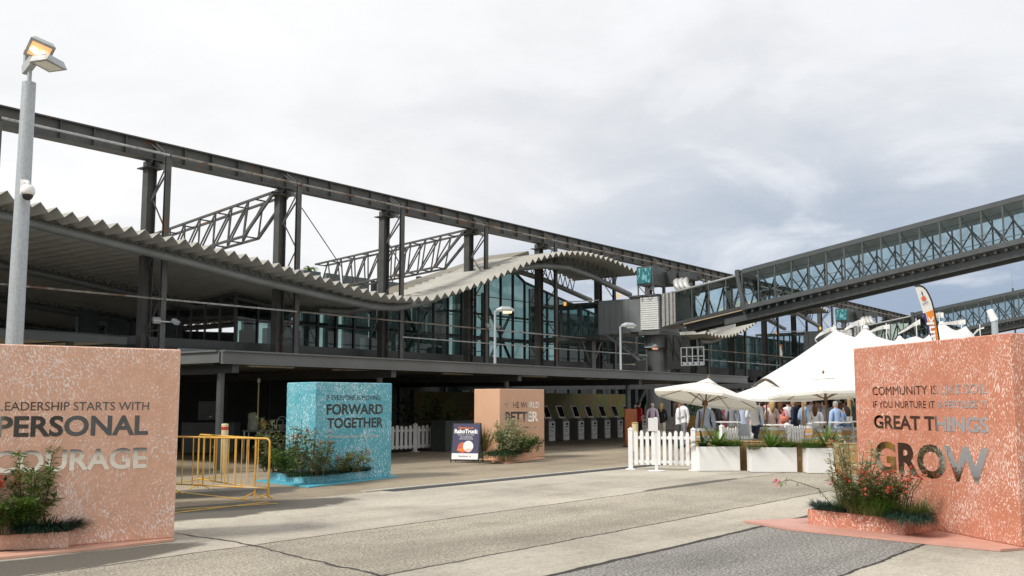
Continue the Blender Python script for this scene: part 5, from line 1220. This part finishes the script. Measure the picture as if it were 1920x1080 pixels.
def flag_text(s, p0, p1, h, o, mt):
    o_ = text_mesh('printed_lettering', s, 0, 1, 0, 1, mt, t, y=0, depth=.004, bold=.02); A, B = fp(*p0, o), fp(*p1, o); d = B - A; pr = d.cross(FH).normalized() * -1
    if pr.dot(UP) < 0 and abs(d.z) < abs(d.dot(RT)): pr = -pr
    if abs(d.z) > abs(d.dot(RT)) and pr.dot(RT) > 0: pr = -pr
    for v in o_.data.vertices: x, y, z = v.co; v.co = A + d * x + pr * h * z + FH * y
flag_text('Rabobank', (1729.8, 572), (1740.5, 567.5), .045, -.03, M['navyflag']); flag_text('Rabobank', (1763, 722), (1749.5, 592), .26, -.03, M['printw'])

# palm behind the terminal
q = PY(575, 757, 92); zt = PY(575, 496, 92).z
t = thing('palm_tree', 'green palm crown peeking above the wavy roof', 'palm tree', (q.x, 92, 0)); MB().tube([(0, 0, 0), (.3, 0, zt * .5), (0, 0, zt - .3)], [.35, .25, .2], 8).build('trunk', M['stem'], t)
g = MB()
for i in range(26): a = 2.4 * i; d = Vector((math.cos(a), math.sin(a), random.uniform(.1, 1.2))); g.blade((0, 0, zt - .5), d, random.uniform(1.2, 2.0), .28, .8, 5)
g.build('crown', M['lf1'], t)

# ================================================================== PEOPLE
def arm(sd, el, wr, tip):
    # elbow, wrist and fingertip direction for one arm, then five unequal fingers
    out = [('elbow', el, .043), ('wrist', wr, .029)]
    return out
def make_pose(armL, armR, legs=0.0, head_dx=0.0):
    J = []; Eg = []; Rr = []; Lb = []
    def j(p, r, par=None, lab=None):
        J.append(Vector(p)); Rr.append(r); i = len(J) - 1
        if par is not None: Eg.append((par, i)); Lb.append((par, i, lab))
        return i
    pel = j((0, 0, .96), .125)
    sp1 = j((0, .0, 1.14), .118, pel, 'torso'); ch = j((0, -.005, 1.34), .14, sp1, 'torso'); nk0 = j((0, .0, 1.47), .07, ch, 'torso')
    nk = j((0, -.005, 1.53), .052, nk0, 'neck'); h1 = j((head_dx * .3, -.02, 1.60), .072, nk, 'head'); h2 = j((head_dx, -.015, 1.68), .088, h1, 'head'); j((head_dx, -.005, 1.74), .062, h2, 'head')
    j((head_dx, -.112, 1.645), .013, h1, 'head')
    for sd, (el, wr, dr) in ((-1, armL), (1, armR)):
        sh = j((sd * .175, 0, 1.425), .058, nk0, 'torso'); e = j((sd * el[0], el[1], el[2]), .043, sh, 'upperarm'); wv = Vector((sd * wr[0], wr[1], wr[2])); w_ = j(wv, .029, e, 'forearm')
        d = Vector((sd * dr[0], dr[1], dr[2])).normalized(); side = d.cross(Vector((sd, 0, 0)));
        if side.length < .1: side = d.cross(Vector((0, 0, 1)))
        side.normalize(); pm = j(wv + d * .07, .030, w_, 'hand')
        for k, (o, ln) in enumerate(((-.03, .065), (-.01, .08), (.01, .075), (.03, .06))):
            a = j(wv + d * .105 + side * o, .010, pm, 'hand'); j(wv + d * (.105 + ln * .8) + side * o * 1.1 + Vector((0, -.012, 0)), .008, a, 'hand')
        a = j(wv + d * .05 + side * -.045, .011, w_, 'hand'); j(wv + d * .09 + side * -.06, .009, a, 'hand')
    for sd in (-1, 1):
        hp = j((sd * .085, 0, .89), .098, pel, 'thigh'); kn = j((sd * .095, -.02 + sd * legs * .5, .50), .062, hp, 'thigh'); an = j((sd * .10, .03 + sd * legs, .09), .042, kn, 'shin'); j((sd * .11, -.13 + sd * legs, .045), .036, an, 'foot'); j((sd * .10, .07 + sd * legs, .045), .036, an, 'foot')
    me = bpy.data.meshes.new('body'); me.from_pydata(J, Eg, []); o = bpy.data.objects.new('body', me); C.objects.link(o)
    md = o.modifiers.new('skin', 'SKIN'); md.use_smooth_shade = True; md.branch_smoothing = .4
    for i, sv_ in enumerate(me.skin_vertices[0].data): sv_.radius = (Rr[i], Rr[i]); sv_.use_root = (i == 0)
    sb = o.modifiers.new('sub', 'SUBSURF'); sb.levels = 1; sb.render_levels = 1
    dg = bpy.context.evaluated_depsgraph_get(); bm_ = bpy.data.meshes.new_from_object(o.evaluated_get(dg)); bpy.data.objects.remove(o); bpy.data.meshes.remove(me)
    co = np.empty(len(bm_.vertices) * 3, np.float32); bm_.vertices.foreach_get('co', co); co = co.reshape(-1, 3)
    A = np.array([J[a] for a, b, l in Lb]); B = np.array([J[b] for a, b, l in Lb]); ra = np.array([Rr[a] for a, b, l in Lb]); rb = np.array([Rr[b] for a, b, l in Lb]); labs = [l for a, b, l in Lb]
    def label(p):
        d = B - A; t = np.clip(((p - A) * d).sum(1) / np.maximum((d * d).sum(1), 1e-9), 0, 1); q = A + d * t[:, None]; return labs[int(np.argmin(np.linalg.norm(p - q, axis=1) - (ra + (rb - ra) * t)))]
    vl = [label(p) for p in co]
    tor = np.array([l in ('torso',) for l in vl]); co[tor, 1] *= .80
    bm_.vertices.foreach_set('co', co.ravel()); bm_.update()
    nrm = np.empty(len(co) * 3, np.float32); bm_.vertices.foreach_get('normal', nrm); nrm = nrm.reshape(-1, 3)
    def sub(name, test, off):
        used = {}; vs = []; fs = []
        for p in bm_.polygons:
            c = np.mean([co[v] for v in p.vertices], axis=0); ls = [vl[v] for v in p.vertices]; l = max(set(ls), key=ls.count)
            if test(l, c):
                f = []
                for v in p.vertices:
                    if v not in used: used[v] = len(vs); vs.append(tuple(co[v] + nrm[v] * off))
                    f.append(used[v])
                fs.append(f)
        m = bpy.data.meshes.new(name); m.from_pydata(vs, [], fs); m.polygons.foreach_set('use_smooth', [True] * len(fs)); m.update(); return m
    P = {'body': bm_}
    up = lambda l, c: (l == 'torso' and c[2] > .90) or l == 'upperarm'
    P['shirt_short'] = sub('shirt', up, .016); P['shirt_long'] = sub('shirt', lambda l, c: up(l, c) or l == 'forearm', .014)
    P['trousers'] = sub('trousers', lambda l, c: l in ('thigh', 'shin') or (l == 'torso' and c[2] <= 1.0), .012)
    P['skirt'] = sub('skirt', lambda l, c: l == 'thigh' or (l == 'torso' and c[2] <= 1.0), .02)
    P['shoes'] = sub('shoes', lambda l, c: l == 'foot' or (l == 'shin' and c[2] < .1), .010)
    P['hair_short'] = sub('hair', lambda l, c: l == 'head' and (c[2] > 1.715 or (c[1] > .0 and c[2] > 1.60)), .016)
    P['hair_bald'] = sub('hair', lambda l, c: l == 'head' and c[1] > .01 and 1.60 < c[2] < 1.68, .008)
    g = MB(); g.v = []; hm = P['hair_short']; vs = [tuple(v.co) for v in hm.vertices]; fs = [tuple(p.vertices) for p in hm.polygons]; g.add(vs, fs)
    g.tube([(head_dx, .03, 1.70), (head_dx, .075, 1.60), (head_dx * .5, .085, 1.50), (0, .08, 1.36)], [.085, .09, .085, .04], 10)
    m = bpy.data.meshes.new('hair'); m.from_pydata(g.v, [], g.f); m.polygons.foreach_set('use_smooth', [True] * len(g.f)); m.update(); P['hair_long'] = m
    g = MB()
    for sx in (-.034, .034): g.box((head_dx + sx, -.098, 1.665), (.022, .012, .010)); g.box((head_dx + sx, -.096, 1.69), (.034, .012, .007))
    g.box((head_dx, -.092, 1.595), (.045, .012, .010)); m = bpy.data.meshes.new('facial_features'); m.from_pydata(g.v, [], g.f); m.update(); P['facial_features'] = m
    for k, m in P.items(): m.materials.append(None)
    return P
down = ((.235, .03, 1.14), (.25, -.03, .91), (.05, -.2, -1)); bent = ((.24, .05, 1.14), (.12, -.22, 1.12), (-.4, -1, .25)); crossed = ((.24, .0, 1.15), (.03, -.19, 1.18), (-1, .1, .1)); hip = ((.27, .10, 1.15), (.17, -.08, 1.0), (-.5, -.5, -.5)); raised = ((.33, -.12, 1.36), (.40, -.22, 1.58), (.2, -.2, 1))
POSES = {'down': make_pose(down, down), 'drink': make_pose(bent, down), 'drinkr': make_pose(down, bent, .03), 'cross': make_pose(crossed, crossed), 'hip': make_pose(hip, bent, -.03), 'walk': make_pose(down, bent, .12), 'point': make_pose(down, raised)}
CL = {}
def cloth(name, col):
    if name not in CL: CL[name] = mat('cloth_' + name.replace(' ', '_'), col, 0.85, 0, 0.10, 6)
    return CL[name]
PAL = {'white': (.74, .75, .77), 'pale blue': (.46, .55, .72), 'light blue': (.34, .47, .70), 'mid blue': (.16, .26, .46), 'denim blue': (.10, .17, .30), 'navy': (.02, .025, .06), 'black': (.012, .012, .014), 'grey': (.22, .23, .25), 'pale grey': (.42, .44, .48), 'dark grey': (.05, .052, .055), 'red': (.50, .03, .03), 'pink': (.70, .34, .36), 'pale pink': (.68, .54, .50), 'lilac': (.58, .48, .58), 'green': (.18, .34, .30), 'tan': (.34, .25, .15), 'khaki': (.20, .16, .08), 'coral': (.62, .20, .13), 'maroon': (.14, .03, .04), 'cream': (.62, .58, .50)}
SKIN = [(.48, .28, .20), (.55, .35, .26), (.38, .22, .15), (.60, .40, .31)]
HAIR = {'brown': (.05, .025, .012), 'dark': (.012, .009, .008), 'grey': (.32, .31, .30), 'blond': (.42, .28, .12), 'auburn': (.11, .04, .015), 'white': (.55, .54, .52)}
def person(px, D, off, pose, top, bottom, hair, style, label, sc=1.0, sleeves='long', low='trousers', group=None, dx=0):
    q = gp(px, D); P = POSES[pose]; t = thing('person', label, 'person', q, AL + R(90) + R(off), group); t.scale = (sc,) * 3
    def put(name, me, mt, par):
        o = bpy.data.objects.new(name, me); C.objects.link(o); o.parent = par; o.material_slots[0].link = 'OBJECT'; o.material_slots[0].material = mt; return o
    sk = random.Random(px).choice(SKIN); b = put('body', P['body'], cloth('skin%d' % SKIN.index(sk), sk), t)
    put('shirt', P['shirt_' + sleeves], cloth(top, PAL[top]), t); put(low, P[low], cloth(bottom, PAL[bottom]), t); put('shoes', P['shoes'], cloth('black', PAL['black']), t)
    put('hair', P['hair_' + style], cloth('hair_' + hair, HAIR[hair]), t); put('facial_features', P['facial_features'], cloth('features', (.08, .03, .025)), b)
    return t
person(1197, 43.0, -60, 'drinkr', 'red', 'black', 'brown', 'short', 'person in a red top standing at the kiosk beside the canopy column', .99, 'short')
person(1223, 41.0, -20, 'down', 'lilac', 'dark grey', 'white', 'bald', 'balding person in a lilac shirt behind the white sign board', .97)
person(1240, 41.5, -30, 'hip', 'black', 'cream', 'blond', 'long', 'blond person in a black top and cream trousers beside the concrete block', .96)
person(1271, 37.0, -100, 'cross', 'white', 'dark grey', 'brown', 'long', 'person with long brown hair and folded arms by the picket fence', .98)
person(1280, 38.5, 130, 'drink', 'white', 'grey', 'dark', 'short', 'person in white facing the one with folded arms', 1.03)
pb = person(1322, 28.6, 0, 'down', 'pale blue', 'denim blue', 'dark', 'short', 'person seen from behind in a pale blue shirt at the tilted parasol pole', 1.0)
person(1341, 34.0, -50, 'drink', 'black', 'dark grey', 'dark', 'long', 'person in dark clothes and a blue cap right of the tilted parasol pole', 1.0)
person(1350, 37.0, 20, 'down', 'green', 'tan', 'brown', 'short', 'person in a green shirt and tan trousers under the tilted parasol', 1.0, 'short')
person(1360, 35.0, -20, 'drink', 'maroon', 'khaki', 'dark', 'short', 'person in a maroon top left of the broad grey shirt', .95, 'short')
person(1372, 34.0, 5, 'drinkr', 'grey', 'khaki', 'dark', 'short', 'broad person in a grey shirt and khaki trousers seen from behind', 1.0)
person(1384, 36.0, 10, 'down', 'pale grey', 'cream', 'grey', 'short', 'person in a pale grey shirt between the grey shirt and the canopy end column', 1.0)
person(1392, 34.6, -10, 'down', 'pale blue', 'navy', 'brown', 'short', 'person in a pale blue shirt half behind the canopy end column', 1.03)
person(1414, 33.0, -15, 'drinkr', 'white', 'navy', 'brown', 'short', 'person in a white shirt and navy trousers between the left and middle parasols', 1.06)
person(1428, 36.0, 30, 'down', 'mid blue', 'navy', 'dark', 'short', 'person in a mid blue shirt left of the middle parasol pole', .98)
person(1446, 33.2, 10, 'cross', 'pale pink', 'black', 'blond', 'long', 'blond person in a pale pink top right of the middle parasol pole', 1.0, 'short')
person(1464, 34.0, -30, 'drink', 'pink', 'black', 'auburn', 'long', 'person in a pink top with a coral bag under the middle parasol', .97, 'short')
person(1478, 34.5, 5, 'down', 'white', 'navy', 'dark', 'short', 'person in a white shirt just right of the pink top', 1.02)
person(1488, 34.0, 60, 'drink', 'navy', 'navy', 'blond', 'short', 'blond person in navy beside the bald person in light blue', 1.02)
person(1499, 35.5, -90, 'down', 'black', 'black', 'dark', 'short', 'tall person in black behind the bald person', 1.06)
person(1507, 32.8, -75, 'drinkr', 'light blue', 'navy', 'white', 'bald', 'bald person in a light blue shirt turned to the right', 1.02)
person(1521, 34.2, -20, 'down', 'white', 'navy', 'brown', 'short', 'person in white behind the person in a bright white blouse', 1.06)
person(1529, 31.4, -35, 'drink', 'white', 'navy', 'auburn', 'long', 'auburn haired person in a white blouse leaning on the right parasol barrel', .93)
person(1545, 33.6, 60, 'drink', 'pale grey', 'navy', 'dark', 'short', 'person in a pale grey shirt holding a drink behind the right parasol pole', 1.0, 'short')
person(1567, 31.0, 20, 'drink', 'light blue', 'navy', 'grey', 'short', 'grey haired person in a light blue shirt right of the right parasol pole', .99)
person(1576, 33.0, -10, 'down', 'pale pink', 'navy', 'auburn', 'long', 'auburn haired person in pale pink next to the grey haired person', .97)
person(1585, 30.2, 40, 'drinkr', 'denim blue', 'navy', 'dark', 'long', 'dark haired person in a denim blue top leaning over the table by the terracotta block', .90)
q = gp(1322, 28.45); t = thing('backpack_strap', 'dark shoulder bag strap on the person at the tilted parasol pole', 'bag', (q.x, q.y, 1.0)); t.location = (q.x, q.y, 1.12)
MB().tube([tuple(RT * -.16 + Vector((0, 0, .33))), tuple(RT * -.20 + FH * -.10 + Vector((0, 0, .1))), tuple(RT * -.21 + FH * -.06 + Vector((0, 0, -.2)))], .018, 6).build('strap', cloth('dark grey', PAL['dark grey']), t)
MB().box(RT * -.24 + Vector((0, 0, -.27)), (.12, .2, .26), rz=AL).build('pouch', cloth('dark grey', PAL['dark grey']), t)
q = gp(1470, 33.75); t = thing('shoulder_bag', 'coral shoulder bag on the person in the pink top', 'bag', (q.x, q.y, 1.12)); MB().lathe((0, 0, -.14), [(.08, 0), (.14, .08), (.15, .18), (.09, .26)], 14).build('pouch', cloth('coral', PAL['coral']), t); MB().tube([(-.08, 0, .1), tuple(RT * -.1 + Vector((0, 0, .32))), tuple(RT * -.12 + Vector((0, 0, .33))), (.0, .02, .1)], .012, 6).build('strap', cloth('coral', PAL['coral']), t)
q = gp(1341, 34.0); t = thing('blue_cap', 'blue cap worn by the person right of the tilted parasol pole', 'cap', (q.x, q.y, 1.70)); MB().lathe((0, 0, 0), [(.10, 0), (.105, .04), (.08, .09), (.02, .11)], 14).build('crown', cloth('cap_blue', (.16, .18, .42)), t, smooth=True); MB().box(FH * .12 + Vector((0, 0, .01)), (.12, .12, .015), rz=AL).build('brim', cloth('cap_blue', (.16, .18, .42)), t)
# the people deeper in the crowd
rr = random.Random(11); tops = ['white', 'pale blue', 'navy', 'pale pink', 'black', 'light blue', 'pale grey', 'coral', 'grey', 'mid blue', 'cream', 'lilac', 'green', 'maroon', 'dark grey', 'pink', 'red', 'tan']
zones = [('under the tilted left parasol', 1332, 1402), ('under the middle parasol', 1404, 1466), ('left of the right parasol pole', 1468, 1540), ('right of the right parasol pole', 1548, 1604)]
for zi, (zn, a_, b_2) in enumerate(zones):
    n = 11 if zi != 3 else 9; tt = tops[:]; rr.shuffle(tt)
    for i in range(n):
        px = a_ + (b_2 - a_) * (i + .5) / n + rr.uniform(-2, 2); D = rr.uniform(36.5, 44); c_ = tt[i]
        person(px, D, rr.uniform(-180, 180), rr.choice(list(POSES)[:6]), c_, rr.choice(['navy', 'black', 'dark grey', 'khaki']), rr.choice(list(HAIR)), rr.choice(['short', 'short', 'short', 'long']), 'person in %s %s top deep in the crowd %s' % ('an' if c_[0] in 'aeiou' else 'a', c_, zn), rr.uniform(.95, 1.08), rr.choice(['long', 'short']), group='people deep in the crowd')
# dark hedge closing the back of the party area
a = gp(1290, 62); b = gp(1700, 47); t = thing('dark_hedge', 'dark green hedge closing the view behind the crowd', 'hedge', a, ang(a, b)); ln = (b - a).length; f = MB()
for i in range(9000): f.leaf((random.uniform(0, ln), rv(.6), random.uniform(0, 2.3)), (rv(1), rv(1), rv(1)), .22, .12, .2)
f.build('foliage', M['lf2'], t); MB().span((0, -.3, 0), (ln, .3, 2.0)).build('inner_twigs', M['wall_dark'], t)

# ------------------------------------------------------------------ unseen things added to shape what the mirrored letters reflect
def face_dir(deg, dist): return Vector((13.9 + math.cos(R(deg)) * dist, 3.8 + math.sin(R(deg)) * dist, 0))
a = face_dir(103, 13.2); b = face_dir(112.2, 13.2)  # hidden board, added to give the terracotta block's letters a brown reflection
t = thing('added_hoarding', 'brown hoarding hidden behind the left peach block, added for the mirrored letters to reflect', 'hoarding', a, ang(a, b)); ln = (b - a).length
MB().span((0, 0, .0), (ln, .08, 2.3)).build('boards', mat('added_hoarding_brown', (0.16, 0.085, 0.055), 0.7, 0, 0.15, 2), t); MB().span((-.03, -.03, 2.3), (ln + .03, .11, 2.36)).build('cap_rail', M['wood'], t)
a = face_dir(112.6, 12.6); b = face_dir(119, 12.2)  # hidden stall, added so the same letters mirror white and orange
t = thing('added_stall', 'white stall with an orange band hidden behind the left peach block, added as a reflection in the letters', 'stall', a, ang(a, b)); ln = (b - a).length
MB().span((0, 0, .0), (ln, 1.2, 2.1)).build('fabric_side', M['white'], t)
for m_, z0, z1 in (('orangeflag', 1.25, 1.75),): MB().span((-.02, -.012, z0), (ln * .8, 0, z1)).build('sign_band', M[m_], t)
for x in (.1, ln * .5, ln - .1): MB().bar((x, -.03, 0), (x + .25, -.03, 2.1), .05, .05).build('frame_tube', M['black'], t)
sm_ = mat('added_shed_cladding', (0.035, 0.034, 0.03), 0.7, 0, 0.4, 0.7)  # dark sheds added out of view, sized to darken parts of the lettering
for x0, x1, lab in ((2.2, 33.0, 'unseen dark shed behind the camera, added to darken the mirrored letters'), (36.5, 40.4, 'second unseen dark shed out to the right, added to darken the letters of BETTER')):
    t = thing('added_shed', lab, 'shed', (x0, -14, 0), 0, 'sheds added for the mirrored letters'); MB().span((0, -6, 0), (x1 - x0, 0, 4.2)).build('cladding', sm_, t); MB().span((-.3, -6.3, 4.2), (x1 - x0 + .3, .3, 4.4)).build('roof', M['mid'], t)
    for x in range(2, int(x1 - x0) - 3, 7): MB().span((x, .0, 0), (x + 3.2, .03, 3.2)).build('door', M['mid'], t)
